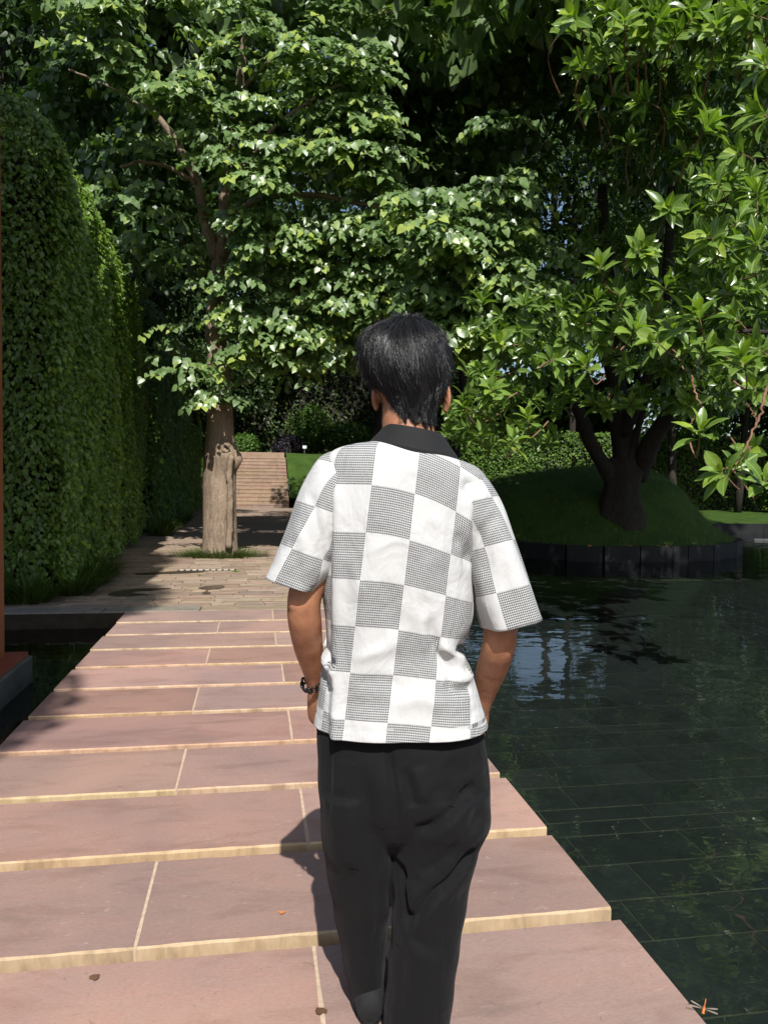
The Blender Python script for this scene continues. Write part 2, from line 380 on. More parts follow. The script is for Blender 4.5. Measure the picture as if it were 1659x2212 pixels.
for t in tiles[300:]: mb.box(t[0]+.005, t[1]-.005, t[2]+.005, t[3]-.005, PF-.02, PF)
mb.box(-8.5, .45, -5, 7.9, PF-.02, PF); mb.box(12.2, 33, -5, 22, PF-.02, PF); mb.box(.5, 12.1, 13.45, 22, PF-.02, PF+.001)
o = mb.build('tile_field', TILE, pool); o['kind'] = 'stuff'
# water sheet
mb = MB(); mb.add([(-9,-6,WZ),(34,-6,WZ),(34,22.4,WZ),(-9,22.4,WZ)], [(0,1,2,3)])
tag(mb.build('water', WATER), kind='structure')
# ---- walkway of wide slabs with open gaps
XL, XR, PER, Y0 = -1.267, 1.141, .577, 7.458
walk = tag(empty('walkway'), kind='structure')
def slab(x0, x1, y0, y1):
    """a slab with slightly uneven arrises and chipped front edge"""
    cx, cy = (x0+x1)/2, (y0+y1)/2; n = max(4, int((x1-x0)/.055)); mb = MB(); b = .004
    xs = np.linspace(x0-cx, x1-cx, n+1); yf = y0-cy+rng.normal(0, .0011, n+1); yb = y1-cy+rng.normal(0, .0011, n+1)
    zc = rng.normal(0, .0008, n+1); ch = b+np.abs(rng.normal(0, .0022, n+1))
    V = []
    for i in range(n+1):
        V += [(xs[i], yf[i], -.09), (xs[i], yf[i], -ch[i]), (xs[i], yf[i]+ch[i]*1.2, zc[i]*.3), (xs[i], yb[i]-b, zc[i]*.3), (xs[i], yb[i], -b), (xs[i], yb[i], -.09)]
    for i in range(n):
        a, c = i*6, (i+1)*6
        mb.add([], []);
        for k in range(5):
            mb.f.append((a+k, c+k, c+k+1, a+k+1)); mb.m.append(0 if k == 2 else 1)
        mb.f.append((a+5, c+5, c, a)); mb.m.append(1)
    mb.v = V
    mb.f.append((0,1,2,3,4,5)); mb.m.append(1); e = n*6; mb.f.append((e+5,e+4,e+3,e+2,e+1,e)); mb.m.append(1)
    o = mb.build('slab', [SLAB, EDGE], walk); o.location = (cx, cy, rnd.uniform(-.001, .001)); return o
GAP = .062
for i in range(-0, 17):
    yf = Y0-PER*i; yb = yf+PER-GAP if i else yf+PER-.006
    j = (-.34 if i % 2 else .19)+rnd.uniform(-.015, .015)
    cuts = [XL+rnd.uniform(-.008, .008), j, XR+rnd.uniform(-.008, .008)]
    for a, b in zip(cuts[:-1], cuts[1:]): slab(a+(.004 if a != cuts[0] else 0), b-(.004 if b != cuts[-1] else 0), yf, yb)
    for c in cuts[1:-1]:
        mb = MB(); n = 7; ys = np.linspace(yf-.002, yb-.004, n); ww = .0042+np.abs(rng.normal(0, .0014, n))
        V = []
        for k in range(n): V += [(-ww[k], ys[k]-yf, -.05), (-ww[k], ys[k]-yf, .0012), (ww[k], ys[k]-yf, .0012), (ww[k], ys[k]-yf, -.05)]
        mb.v = V
        for k in range(n-1):
            for q in range(3): mb.f.append((k*4+q, k*4+q+1, k*4+5+q, k*4+4+q)); mb.m.append(0)
        mb.f.append((0,3,2,1)); mb.m.append(0)
        o = mb.build('mortar_joint', MORTAR, walk); o.location = (c, yf, 0)
for x in (-.85, .0, .75):
    mb = MB(); mb.box(x-.09, x+.09, -1.8, 8.0, PF-.01, -.0905); mb.build('support_beam', CONC, walk)
# ---- plaza of brown setts
PX0, PX1, PYE = -2.6, 2.3, 35.4
mb = MB(); mb.box(PX0, PX1, 8.02, PYE, -.6, -.012); plaza = tag(mb.build('plaza', SOIL), kind='structure')
setts = []; y = 8.33
while y < PYE-.05:
    w = rnd.choice([.13, .17, .21]); x = PX0-rnd.random()*.2
    while x < PX1:
        l = rnd.uniform(.24, .62); a, b = max(x, PX0), min(x+l, PX1)
        if b-a > .05: setts.append((a, b, y, y+w))
        x += l
    y += w
def hole(t): return math.hypot(((t[0]+t[1])/2+.62)/.75, ((t[2]+t[3])/2-13.75)/.55) < 1
setts = [t for t in setts if not hole(t)]
def sett_vis(t):
    X, Y, d = project(np.array([[(t[0]+t[1])/2, (t[2]+t[3])/2, 0]]))
    return 1/d[0] if (150 < X[0] < 700 and not (X[0] > 600 and Y[0] < 1280)) else 0
setts.sort(key=lambda t: -sett_vis(t))
protos = {}
for k, t in enumerate(setts[:300]):
    mb = MB(); cx, cy = (t[0]+t[1])/2, (t[2]+t[3])/2; g = .003
    bev_box(mb, t[0]-cx+g, t[1]-cx-g, t[2]-cy+g, t[3]-cy-g, -.03, 0, .004)
    o = mb.build('sett', SETT, plaza); o.location = (cx, cy, rnd.uniform(-.003, .003)); o.rotation_euler = (rnd.uniform(-.006, .006), rnd.uniform(-.004, .004), 0)
mb = MB()
for t in setts[300:]:
    z = rnd.uniform(-.003, .003); mb.box(t[0]+.003, t[1]-.003, t[2]+.003, t[3]-.003, -.03, z)
o = mb.build('sett_field', SETT, plaza); o['kind'] = 'stuff'
# ---- kerb of grey stones along the pool edge
kerb = tag(empty('kerb'), kind='structure')
x = -9.0
while x < 2.25:
    l = rnd.uniform(.95, 1.15); x1 = min(x+l, 2.3)
    mb = MB(); bev_box(mb, x-(x+x1)/2+.004, (x1-x)/2-.004, 0, .30, -.13, 0, .008)
    o = mb.build('kerb_stone', KERBM if x < -1.4 else SETT, kerb); o.location = ((x+x1)/2, 8.04, .002); x = x1
mb = MB(); mb.box(-9, 2.3, 8.12, 8.3, -.6, -.131); mb.build('kerb_wall', WALLP, kerb)
# ---- planting bed, lawn, mound
mb = MB(); mb.box(-60, PX0-.003, 8.33, 120, -.6, -.02); tag(mb.build('planting_bed', SOIL), kind='structure')
BND = [(2.3,8.0),(2.3,16.3),(3.6,16.1),(4.6,15.5),(5.3,14.78),(6.08,13.96),(6.9,13.72),(7.66,13.73),(8.8,13.95),(9.8,14.6),(10.59,15.6),(10.9,16.7),(11.0,18),(11.6,20.2),(12.4,21.1),(13.4,21.37),(15.6,21.4),(33.8,21.6)]
def smooth_poly(pts, n):
    P = np.array(pts, float); s = np.concatenate([[0], np.cumsum(np.linalg.norm(np.diff(P, axis=0), axis=1))]); out = []
    Tn = np.gradient(P, s, axis=0)
    for q in np.linspace(0, s[-1], n):
        i = min(max(int(np.searchsorted(s, q)-1), 0), len(P)-2); h = s[i+1]-s[i]; t = (q-s[i])/h
        out.append((2*t**3-3*t**2+1)*P[i]+(t**3-2*t**2+t)*h*Tn[i]+(-2*t**3+3*t**2)*P[i+1]+(t**3-t**2)*h*Tn[i+1])
    return np.array(out)
BC = smooth_poly(BND[1:], 110)
def lawn_z(x, y):
    r = np.sqrt(((x-8.6)/5.4)**2+((y-18.6)/5.4)**2); r = np.clip(r, 0, 1)
    z = .2+1.55*(1-r*r)**1.1
    t = np.clip((y-34)/7.5, 0, 1); z = z+2.5*t*t*(3-2*t)
    return z+.03*np.sin(x*1.7+y*.6)*np.sin(y*1.1)
def inside(P):
    poly = np.vstack([BC, [[200, 21.6], [200, 140], [1.56, 140], [1.56, 35.4], [2.3, 35.4]]])
    x, y = P[:, 0], P[:, 1]; c = np.zeros(len(P), bool); j = len(poly)-1
    for i in range(len(poly)):
        xi, yi = poly[i]; xj, yj = poly[j]
        if yi != yj: c ^= ((yi > y) != (yj > y)) & (x < (xj-xi)*(y-yi)/(yj-yi)+xi)
        j = i
    return c
def strip(cols, nj, y1, z_at=lawn_z):
    n = len(cols); V = []; Fc = []
    for (x, y) in cols:
        for k in range(nj+1):
            t = k/nj; V.append((x, y+(y1-y)*t))
    V = np.array(V); dist = np.sqrt(((V[:, None, :]-BC[None])**2).sum(2)).min(1)
    e = np.clip(dist/1.5, 0, 1); e = e*e*(3-2*e)
    z = .135+(z_at(V[:, 0], V[:, 1])-.135)*e
    for i in range(n-1):
        for k in range(nj): Fc.append((i*(nj+1)+k, (i+1)*(nj+1)+k, (i+1)*(nj+1)+k+1, i*(nj+1)+k+1))
    return V, z, Fc
BCm = BC[np.concatenate([[True], np.diff(np.maximum.accumulate(BC[:, 0])) > 1e-4])]
V1, z1, F1 = strip(BCm, 44, 25.0)
xs = np.concatenate([np.arange(2.3, 16, .6), np.arange(16, 92, 4)]); ys = np.concatenate([np.arange(25, 46, .7), np.arange(46, 140, 6)])
V2 = np.array([(x, y) for x in xs for y in ys]); ny = len(ys); o1 = len(V1)
F2 = [(o1+i*ny+k, o1+(i+1)*ny+k, o1+(i+1)*ny+k+1, o1+i*ny+k+1) for i in range(len(xs)-1) for k in range(ny-1)]
V3 = np.array([(x, y) for x in (1.56, 2.0, 2.3) for y in ys if y > 35.2]); n3 = int((ys > 35.2).sum()); o2 = o1+len(V2)
F3 = [(o2+i*n3+k, o2+(i+1)*n3+k, o2+(i+1)*n3+k+1, o2+i*n3+k+1) for i in range(2) for k in range(n3-1)]
VA = np.vstack([V1, V2, V3]); zA = np.concatenate([z1, lawn_z(V2[:, 0], V2[:, 1]), lawn_z(V3[:, 0], V3[:, 1])])
lawn = tag(ob('lawn', mesh_np('lawn', np.column_stack([VA, zA]), F1+F2+F3, GRASS, True)), kind='structure')
# mown blades over the mound and the near bank
ng = 26000; gx = rng.uniform(3.2, 13.2, ng); gy = rng.uniform(13.6, 21.5, ng); bi = np.interp(gx, BCm[:, 0], BCm[:, 1]); ok_ = gy > bi+.04; gx, gy = gx[ok_], gy[ok_]
Pg = np.stack([gx, gy], 1); dg_ = np.sqrt(((Pg[:, None, :]-BC[None])**2).sum(2)).min(1); eg = np.clip(dg_/1.5, 0, 1); eg = eg*eg*(3-2*eg); gz = .135+(lawn_z(gx, gy)-.135)*eg; kg = len(gx)
gr = ob('grass', leaf_mesh('grass', np.column_stack([gx, gy, gz-.01]), UP+rdir(kg)*.55, np.array([0, -1., .3])+rdir(kg)*.5, .10*(.5+rng.random(kg)), rng.random(kg), T_blade(), BLADE)); tag(gr, 'short mown grass growing over the mound', 'grass', kind='stuff')
# retaining wall of black granite panels round the mound and the far bank
rw = tag(empty('retaining_wall', (7.5, 13.8, WZ)), 'low curved wall of black granite panels holding the grass mound above the pool', 'wall')
seg = 0; i = 0
while i < len(BC)-2:
    j = min(i+rnd.choice([1, 2, 2, 3]), len(BC)-1); a, b = BC[i], BC[j]; d = b-a; L = np.linalg.norm(d); nrm = np.array([d[1], -d[0]])/L
    mb = MB(); mb.box(.004, L-.004, -.10, .0, 0, .62)
    o = mb.build('wall_panel', WALLP, rw)
    mw = Matrix.Translation((a[0], a[1], -.47)) @ Matrix.Rotation(math.atan2(d[1], d[0]), 4, 'Z'); o.matrix_basis = rw.matrix_basis.inverted() @ mw
    i = j
# ---- staircase
st = tag(empty('staircase', (-.4, 35.5, 0)), 'broad flight of pinkish stone steps at the far end of the path', 'staircase')
for k in range(14):
    x = -2.55
    while x < 1.5:
        l = rnd.choice([.9, 1.2, 1.5]); x1 = min(x+l, 1.54)
        if 1.54-x1 < .3: x1 = 1.54
        mb = MB(); mb.box(x+.4+.003, x1+.4-.003, k*.36+.016, 6.2, -.02 if k == 0 else k*.172, (k+1)*.172-.056); bev_box(mb, x+.4+.003, x1+.4-.003, k*.36, 6.2, (k+1)*.172-.055, (k+1)*.172, .01)
        o = mb.build('step', STEPM, st); x = x1
mb = MB(); mb.box(-2.15, 1.92, 6.21, 6.5, 2.2, 2.72); mb.build('top_wall', STEPM, st)
mb = MB(); mb.box(-60, 1.55, 41.72, 140, -.6, 2.39); tag(mb.build('upper_terrace', GRASS), kind='structure')
# ---- red post on concrete plinth at the left
mb = MB(); bev_box(mb, -3.6, -1.62, 2.6, 6.0, -.47, .035, .01); pl = mb.build('plinth', CONC)
tag(pl, 'weathered grey concrete plinth standing in the dark water at left', 'plinth')
po = tag(empty('post', (-2.6, 5.2, .036)), 'rust red post rising from the concrete plinth at the left edge', 'post')
mb = MB(); mb.box(-.9, .955, -2.5, .78, .0, .03); mb.build('base_plate', CORTEN, po)
pc = G(11, 1420, .066); mb = MB(); mb.box(-.5, pc[0]+2.6, -.4, pc[1]-5.2, .0305, 7.0); mb.build('shaft', CORTEN, po)
# ================================================================== hedges
def hedge(name, x0, x1, y0, y1, h, rc, dens_f, dens_s, size, label, mat=LHEDGE, nobj=300, skew=0.0, fx=None, group=None, tonef=(.15, .7), tones_=(.2, .75), base=.12):
    root = tag(empty(name, ((x0+x1)/2, (y0+y1)/2, 0)), label, 'hedge', group)
    def xs_(y): return x1+skew*(y-y0)+.03*np.sin(np.clip((y-y0)/(y1-y0), 0, 1)*math.pi)
    # dark twiggy core
    mb = MB(); R = []
    for y in np.linspace(y0+.14, y1-.14, 10):
        xr = xs_(y)-.14-max(0, (y0+1.0-y))*.8; ring = [(x0, y, .25), (xr, y, .25), (xr, y, h-1.14)]
        for a in np.linspace(0, math.pi/2, 5)[1:]: ring.append((xr-1.0*(1-math.cos(a)), y, h-.14-1.0*(1-math.sin(a))+.0))
        ring.append((x0, y, h-.14)); R.append(ring)
    mb.rings(R); co = mb.build('branch_core', BARKD, root); co.matrix_basis = root.matrix_basis.inverted()
    Ls = []
    def add(P, nrm, n):
        n_ = len(P); T = rng.random(n_)
        D = -UP*.75+nrm*.30+rdir(n_)*.55; Nn = nrm*.75+UP*.55+rdir(n_)*.45
        Ls.append([P+nrm*(rng.normal(0, .035, n_))[:, None], D, Nn, size*(.65+.7*rng.random(n_)), T])
    def bulge(a, b): return .05*np.sin(a*2.1+1)*np.sin(b*1.7)+.03*np.sin(a*5+b*4)
    # front face (facing -Y), rounded into side and top
    xa = fx if fx is not None else x0
    n = int((x1-xa)*h*dens_f); X = rng.uniform(xa, x1, n); Z = rng.uniform(base, h, n)
    dx = np.clip(X-(x1-rc), 0, rc); dz = np.clip(Z-(h-rc), 0, rc); r2 = np.sqrt(dx*dx+dz*dz); ok = r2 < rc; X, Z, dx, dz, r2 = X[ok], Z[ok], dx[ok], dz[ok], r2[ok]
    back = rc-np.sqrt(np.maximum(rc*rc-r2*r2, 0)); nr = np.stack([dx/rc, -np.sqrt(np.maximum(1-(r2/rc)**2, 0)), dz/rc], 1)
    rs = 1.0; ds = np.clip(Z-(h-rs), 0, rs); ok = X < x1-(rs-np.sqrt(rs*rs-ds*ds))*.9; X, Z, back, nr = X[ok], Z[ok], back[ok], nr[ok]
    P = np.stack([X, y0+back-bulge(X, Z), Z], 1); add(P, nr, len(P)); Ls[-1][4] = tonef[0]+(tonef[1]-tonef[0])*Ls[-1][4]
    # side face (facing +X), paler leaf tones stand in for skylight on it
    n = int((y1-y0)*h*dens_s); Y = y0+rc*.35+(y1-y0-rc*.35)*rng.random(n)**1.5; Z = rng.uniform(base, h, n)
    dz = np.clip(Z-(h-rs), 0, rs*.995); back = rs-np.sqrt(np.maximum(rs*rs-dz*dz, 0)); dz = dz*rc/rs; cyy = np.clip(y0+rc-Y, 0, rc); back = back+rc-np.sqrt(np.maximum(rc*rc-cyy*cyy, 0)); nr = np.stack([np.sqrt(1-(dz/rc)**2), np.zeros(len(dz))-1.15, dz/rc], 1)
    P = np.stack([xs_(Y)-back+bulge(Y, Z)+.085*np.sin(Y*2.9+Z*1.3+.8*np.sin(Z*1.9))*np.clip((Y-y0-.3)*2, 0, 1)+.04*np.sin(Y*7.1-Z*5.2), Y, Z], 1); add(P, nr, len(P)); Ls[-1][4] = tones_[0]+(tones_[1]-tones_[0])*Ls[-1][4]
    # top
    n = int((x1-xa)*(y1-y0)*dens_s*.25); X = rng.uniform(xa, x1-.75, n); Y = rng.uniform(y0, y1, n)
    P = np.stack([X, Y, np.full(n, h)], 1); add(P, np.tile(UP, (n, 1)), n)
    # stray shoots on the outline
    n = int((y1-y0)*30); Y = rng.uniform(y0, y1, n); Z = rng.uniform(.5, h, n); dz = np.clip(Z-(h-rs), 0, rs); back = rs-np.sqrt(np.maximum(rs*rs-dz*dz, 0))
    P = np.stack([xs_(Y)-back+.08+rng.random(n)*.08, Y, Z], 1); add(P, np.tile([1., -.4, .3], (n, 1)), n); Ls[-1][4] = .7+.3*Ls[-1][4]
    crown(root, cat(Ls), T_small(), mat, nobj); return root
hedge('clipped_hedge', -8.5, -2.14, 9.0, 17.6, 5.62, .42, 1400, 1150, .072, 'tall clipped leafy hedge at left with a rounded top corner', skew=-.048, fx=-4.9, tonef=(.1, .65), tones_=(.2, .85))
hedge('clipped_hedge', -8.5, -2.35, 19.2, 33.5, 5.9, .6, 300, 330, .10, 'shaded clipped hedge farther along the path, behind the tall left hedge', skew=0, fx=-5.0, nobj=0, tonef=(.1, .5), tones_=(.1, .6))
# grassy tufts
def tuft(name, c, n, rad, h, label, group=None, mat=BLADE, sq=(1, 1), spread=.9):
    root = tag(empty(name, c), label, 'grass clump', group)
    a = rng.random(n)*2*math.pi; r = np.sqrt(rng.random(n)); off = np.stack([np.cos(a)*r*rad*sq[0], np.sin(a)*r*rad*sq[1], np.zeros(n)], 1)
    D = np.stack([np.cos(a), np.sin(a), np.zeros(n)], 1)*(r*spread)[:, None]+UP+rdir(n)*.3; Nn = -np.stack([np.cos(a), np.sin(a), np.zeros(n)], 1)+UP*.6
    me = leaf_mesh('blades', off, D, Nn, h*(.5+.7*rng.random(n)), rng.random(n), T_blade(), mat); b = ob('blades', me, root); b['kind'] = 'stuff'; return root
tuft('grass_clump', (-.60, 13.55, -.01), 2600, .85, .17, 'low ring of mondo grass around the base of the tan trunk', sq=(1, .55))
for k, (x, y_) in enumerate([(-3.4, 8.62), (-2.9, 8.66), (-2.4, 8.75), (-3.95, 8.6), (-2.08, 9.3), (-2.05, 10.1), (-2.1, 11.0)]):
    tuft('grass_clump', (x, y_, -.02), 420, .20, .42, ['second arching grass clump from the left at the front foot of the hedge','third arching grass clump from the left at the front foot of the hedge','corner grass clump at the front right foot of the tall hedge','leftmost arching grass clump at the front foot of the tall hedge','nearest grass clump on the path side of the tall hedge','second grass clump on the path side of the tall hedge','third grass clump on the path side of the tall hedge'][k], 'grass clumps along the foot of the tall hedge', spread=1.6)
for k, (x, y_) in enumerate([(-2.15, 18.3), (-2.2, 20.0), (-2.2, 22.0), (-2.25, 24.5)]):
    tuft('grass_clump', (x, y_, -.02), 260, .25, .5, ['nearest','second','third','farthest'][k]+' dark grass clump at the foot of the shaded farther hedge', 'grass clumps along the farther hedge', spread=1.4)
# ================================================================== trees
def trunk_rings(rows, d, n=28, bark=.02, squash=1.0, seed=0):
    R = []
    rr = np.random.default_rng(seed); ph = rr.random(6)*6.28
    for (y, xl, xr) in rows:
        a, b = A(xl, y, d), A(xr, y, d); c = (a+b)/2; r = np.linalg.norm(b-a)/2; ux = (b-a)/np.linalg.norm(b-a); uy = np.cross(UP, ux); uy /= np.linalg.norm(uy)
        ring = []
        for k in range(n):
            t = 2*math.pi*k/n
            q = r*(1+bark*(math.sin(3*t+ph[0]+y*.004)+.7*math.sin(7*t+ph[1]-y*.006)+.5*math.sin(11*t+ph[2]+y*.013)))
            ring.append(c+q*(math.cos(t)*ux+squash*math.sin(t)*uy))
        R.append(ring)
    return R
def dens(rows, k=4):
    P = np.array(rows, float); out = []
    for i in range(len(P)-1):
        for t in np.linspace(0, 1, k, endpoint=False): out.append(P[i]*(1-t)+P[i+1]*t)
    out.append(P[-1]); return out
def limb(mb, pts, d0, d1, r0, r1, n=10, k=26):
    """limb along measured points; px radius"""
    P = smooth_poly([list(A(x, y, d0+(d1-d0)*i/(len(pts)-1))) for i, (x, y) in enumerate(pts)], k)
    P = P+rng.normal(0, .006, P.shape); rr = np.linspace(r0, r1, k)*d0/F*(1+.05*rng.normal(size=k)); mb.tube(P, rr, n)
# ---------------- tree with heart-shaped leaves beside the path
TD = 13.62
t1 = tag(empty('broadleaf_tree', G(476, 1200)), 'tree with smooth tan trunk and heart shaped leaves standing in the path', 'tree')
rows = [(1216,430,524),(1200,435,519),(1180,438,513),(1140,440,511),(1100,440,510),(1050,440,509),(1020,441,510),(1003,441,514),(985,441,519),(968,443,512),(950,444,507),(935,446,505),(900,448,503),(860,450,501),(800,451,496),(760,449,491),(720,444,485),(690,445,482),(650,448,482),(600,453,485),(560,458,486),(530,458,490)]
mb = MB(); mb.rings(trunk_rings(dens(rows, 3), TD, 36, .018)); o = mb.build('trunk', BARK, t1, True); o.matrix_basis = t1.matrix_basis.inverted(); trunk1 = o
def sub(o, parent, root):      # put an object built in world space under a part whose own frame is world space
    o.parent = parent; return o
mb = MB(); limb(mb, [(494,1185),(497,1120),(498,1050),(497,1000),(503,985)], TD-.29, TD-.27, 7.5, 6, 8); sub(mb.build('bark_ridge', BARK, None, True), trunk1, t1)
mb = MB()
for a0 in np.linspace(0, 2*math.pi, 2, endpoint=False): pass
c = A(488, 968, TD-.25); ux = rot_cam((1, 0, 0)); P = [c+.055*(math.cos(t)*ux+1.15*math.sin(t)*UP)-np.array([0, .02+.02*math.sin(t*2), 0]) for t in np.linspace(.3, 5.9, 16)]
mb.tube(P, np.linspace(.03, .022, 16)*(1+.2*np.sin(np.arange(16)*2.1)), 8); sub(mb.build('knot', BARK, None, True), trunk1, t1)
mb = MB(); c = A(508, 992, TD-.10)
mb.tube([c+UP*.14, c+UP*.07+ux*.03, c+ux*.045, c-UP*.09+ux*.02, c-UP*.2], [.05, .085, .10, .075, .04], 10); sub(mb.build('burl', BARK, None, True), trunk1, t1)
def limbs_part(root, specs, mat, parent=None):
    for s in specs:
        mb = MB(); limb(mb, *s); o = mb.build('limb', mat, root, True); o.matrix_basis = root.matrix_basis.inverted()
limbs_part(t1, [([(466,560),(456,520),(441,470),(430,405),(410,358),(380,305),(340,250),(290,190)], TD, 12.9, 13, 5),
                ([(478,560),(482,500),(486,440),(492,380),(500,300),(515,200),(530,80),(540,-80)], TD, 13.4, 15, 6),
                ([(488,420),(540,340),(610,260),(700,200),(800,150)], 13.6, 13.2, 6, 2.5), ([(490,470),(560,430),(660,420),(780,440),(900,470)], 13.5, 12.0, 8, 3),
                ([(484,620),(540,600),(620,620),(720,640),(860,650)], 13.6, 12.6, 7, 3), ([(425,395),(360,360),(300,350),(262,360)], 13.2, 12.6, 5, 2.5),
                ([(470,780),(440,790),(410,800),(385,815)], 13.4, 13.0, 3, 1.5), ([(515,200),(600,120),(720,60),(860,20)], 13.4, 13.0, 5, 2), ([(340,250),(240,190),(150,150)], 12.9, 12.6, 3.5, 2)], BARK)
def dd(y): return 13.25-.26*((1035-y)/1662*13.-1.7)
zl = [(100,80,150,90,1),(60,250,100,70,.8),(230,370,130,60,1),(330,40,200,60,.9),(640,90,120,70,.8),(440,430,170,80,1),(580,560,95,140,1),(630,720,80,90,1),(740,500,110,80,.8),(790,640,100,120,.9),
      (950,260,120,80,1),(1000,390,190,100,1),(1150,520,170,110,1),(1080,650,170,60,1),(1250,640,110,100,1),(1240,780,110,100,.8),(1180,300,110,90,1),(800,790,150,70,1),(720,930,120,100,1),(930,1000,140,90,1),(840,1080,210,100,1),
      (1150,1000,210,100,1),(1080,1150,240,90,1),(1330,900,130,100,1),(1450,900,110,100,1.1),(1550,1000,110,130,1.1),(700,1190,110,60,1),(1350,1130,160,90,1),(860,330,70,50,.6),(1050,60,110,60,.6),(1330,130,130,80,.5),(700,230,150,80,.45),(560,330,120,60,.5),(820,180,130,80,.4),(1020,180,120,70,.45)]
lob = [(170.5+x*.514, y*.514, rx*.514, ry*.514, w) for x, y, rx, ry, w in zl]
lob += [(1010,720,70,60,.9),(1080,700,60,60,.9),(930,640,80,60,1),(1120,740,50,50,.8),(560,690,80,60,1),(650,720,110,60,1),(720,770,90,45,1),(560,760,60,50,1),(620,800,70,25,.8),(850,690,90,70,1),(930,740,80,70,1),(1000,650,80,70,1),(1080,600,60,70,1),(1060,420,50,60,1),(1060,270,30,25,1),(1070,510,70,60,1),(1150,560,40,60,.9),(1130,640,50,60,.9),(1010,560,80,60,1),(760,640,90,60,1),
        (400,790,28,26,.9),(455,860,34,28,1.0),(430,830,26,22,.8),(250,440,24,40,.8),(230,400,18,20,.6),(380,560,40,30,.4),(430,620,40,30,.4),(400,700,30,40,.35),(340,760,40,60,.3),(330,540,50,70,.25),(300,330,60,50,.3),(350,430,50,50,.3),(420,480,30,40,.4)]
Ls = []
for (x, y_, rx, ry, w) in lob:
    d = dd(y_)+rnd.uniform(-.25, .25)-(.9 if x > 880 else 0)-(.35 if w > 1 else 0)
    if w < .7: d += 1.1
    k = d/F; ns = max(4, int(rx*ry/460*w*4.5))
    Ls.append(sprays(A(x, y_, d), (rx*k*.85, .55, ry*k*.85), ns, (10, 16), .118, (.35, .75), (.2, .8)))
# deeper foliage behind the lit sprays, and the high crown above the frame
for _ in range(110):
    x = rnd.uniform(90, 1160); y_ = rnd.uniform(-60, 700)
    if x < 470 and y_ > 560: continue
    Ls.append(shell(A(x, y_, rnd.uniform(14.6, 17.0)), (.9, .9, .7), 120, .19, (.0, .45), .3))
for _ in range(100):
    x = rnd.uniform(-4.2, 7.2); yy = rnd.uniform(12.2, 17.5); z = rnd.uniform(8.6, 14.8)
    if -2.8 < x < 1.6 and z > 15.0-(yy-12)*.5: continue
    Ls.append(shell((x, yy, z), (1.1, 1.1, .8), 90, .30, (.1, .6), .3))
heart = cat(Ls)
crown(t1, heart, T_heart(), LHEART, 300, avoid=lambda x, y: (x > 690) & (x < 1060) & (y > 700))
# ---------------- big rubber tree on the mound
RD = 16.0
t2 = tag(empty('rubber_tree', A(1340, 1085, RD)), 'spreading rubber tree with glossy oval leaves and dark trunk on the mound', 'tree')
mb = MB(); mb.rings(trunk_rings(dens([(1160,1290,1396),(1130,1290,1396),(1108,1290,1394),(1090,1297,1386),(1065,1304,1381),(1040,1308,1384),(1010,1308,1392),(990,1312,1395)], 4), RD, 30, .06, 1, 3))
o = mb.build('trunk', BARKD, t2, True); o.matrix_basis = t2.matrix_basis.inverted()
limbs_part(t2, [([(1325,1040),(1300,1000),(1275,955),(1258,910),(1240,850),(1225,760)], RD, 15, 18, 9), ([(1350,1030),(1345,980),(1342,930),(1335,860),(1320,760),(1310,600),(1300,400)], RD, 15, 24, 9),
                ([(1375,1030),(1395,980),(1425,925),(1460,880),(1510,830),(1570,760),(1640,700)], RD, 13.5, 22, 9), ([(1345,940),(1380,860),(1420,760),(1440,600),(1450,400)], 15.6, 13, 14, 8),
                ([(1360,1000),(1370,950),(1385,900),(1400,850)], 15.7, 15.4, 10, 6), ([(1690,720),(1640,716),(1600,716)], 7.6, 7.4, 5, 4.4)], BARKD)
limbs_part(t2, [([(1668,780),(1655,840),(1635,910),(1612,962),(1600,985)], 6.6, 6.5, 3.6, 2.2), ([(1492,810),(1502,850),(1515,880),(1520,905)], 7.2, 7.1, 2.6, 1.6), ([(1515,880),(1500,900),(1490,915)], 7.1, 7.0, 1.6, 1), ([(1635,910),(1625,890),(1610,870)], 6.5, 6.6, 1.5, .8), ([(1620,965),(1590,1000),(1560,1015)], 6.5, 6.4, 2, 1.4)], TWIG)
hero = []   # shoot tips: x, y, depth, leaf length
for zx, zy, d, s in [(530,640,8.2,.27),(690,670,8.2,.26),(965,480,7.6,.28),(1060,545,7.4,.28),(1290,400,7.2,.29),(1530,640,6.6,.29),(1300,1015,6.4,.27),(1500,1215,6.5,.25),(1410,1235,6.3,.25),(1640,1280,6.3,.25),(985,60,8.0,.27),(770,150,8.4,.26),(1125,250,8.0,.27),(1340,0,7.6,.28),(1450,270,8.2,.27),
                    (200,800,9.2,.25),(60,905,9.6,.24),(390,950,9.0,.24),(320,1070,8.8,.25),(235,545,9.6,.25),(660,460,8.9,.25),(880,350,8.6,.25),(600,530,9,.25),(760,560,8.8,.25),(850,480,8.6,.25),(1150,480,8.0,.26),(1340,590,7.4,.27),(1420,580,7.6,.26),(1250,560,8.0,.25),(700,380,9.2,.24),(140,690,9.6,.24),(1580,790,7.5,.25),(1240,880,8.2,.22),(740,880,10.5,.24),(800,900,10.5,.24),(930,880,10,.24),(1560,1120,6.8,.22),(1600,580,7.0,.27),(1480,420,7.8,.26),(1050,420,8.4,.25)]:
    hero.append((980+zx*.409, 511+zy*.409, d, s))
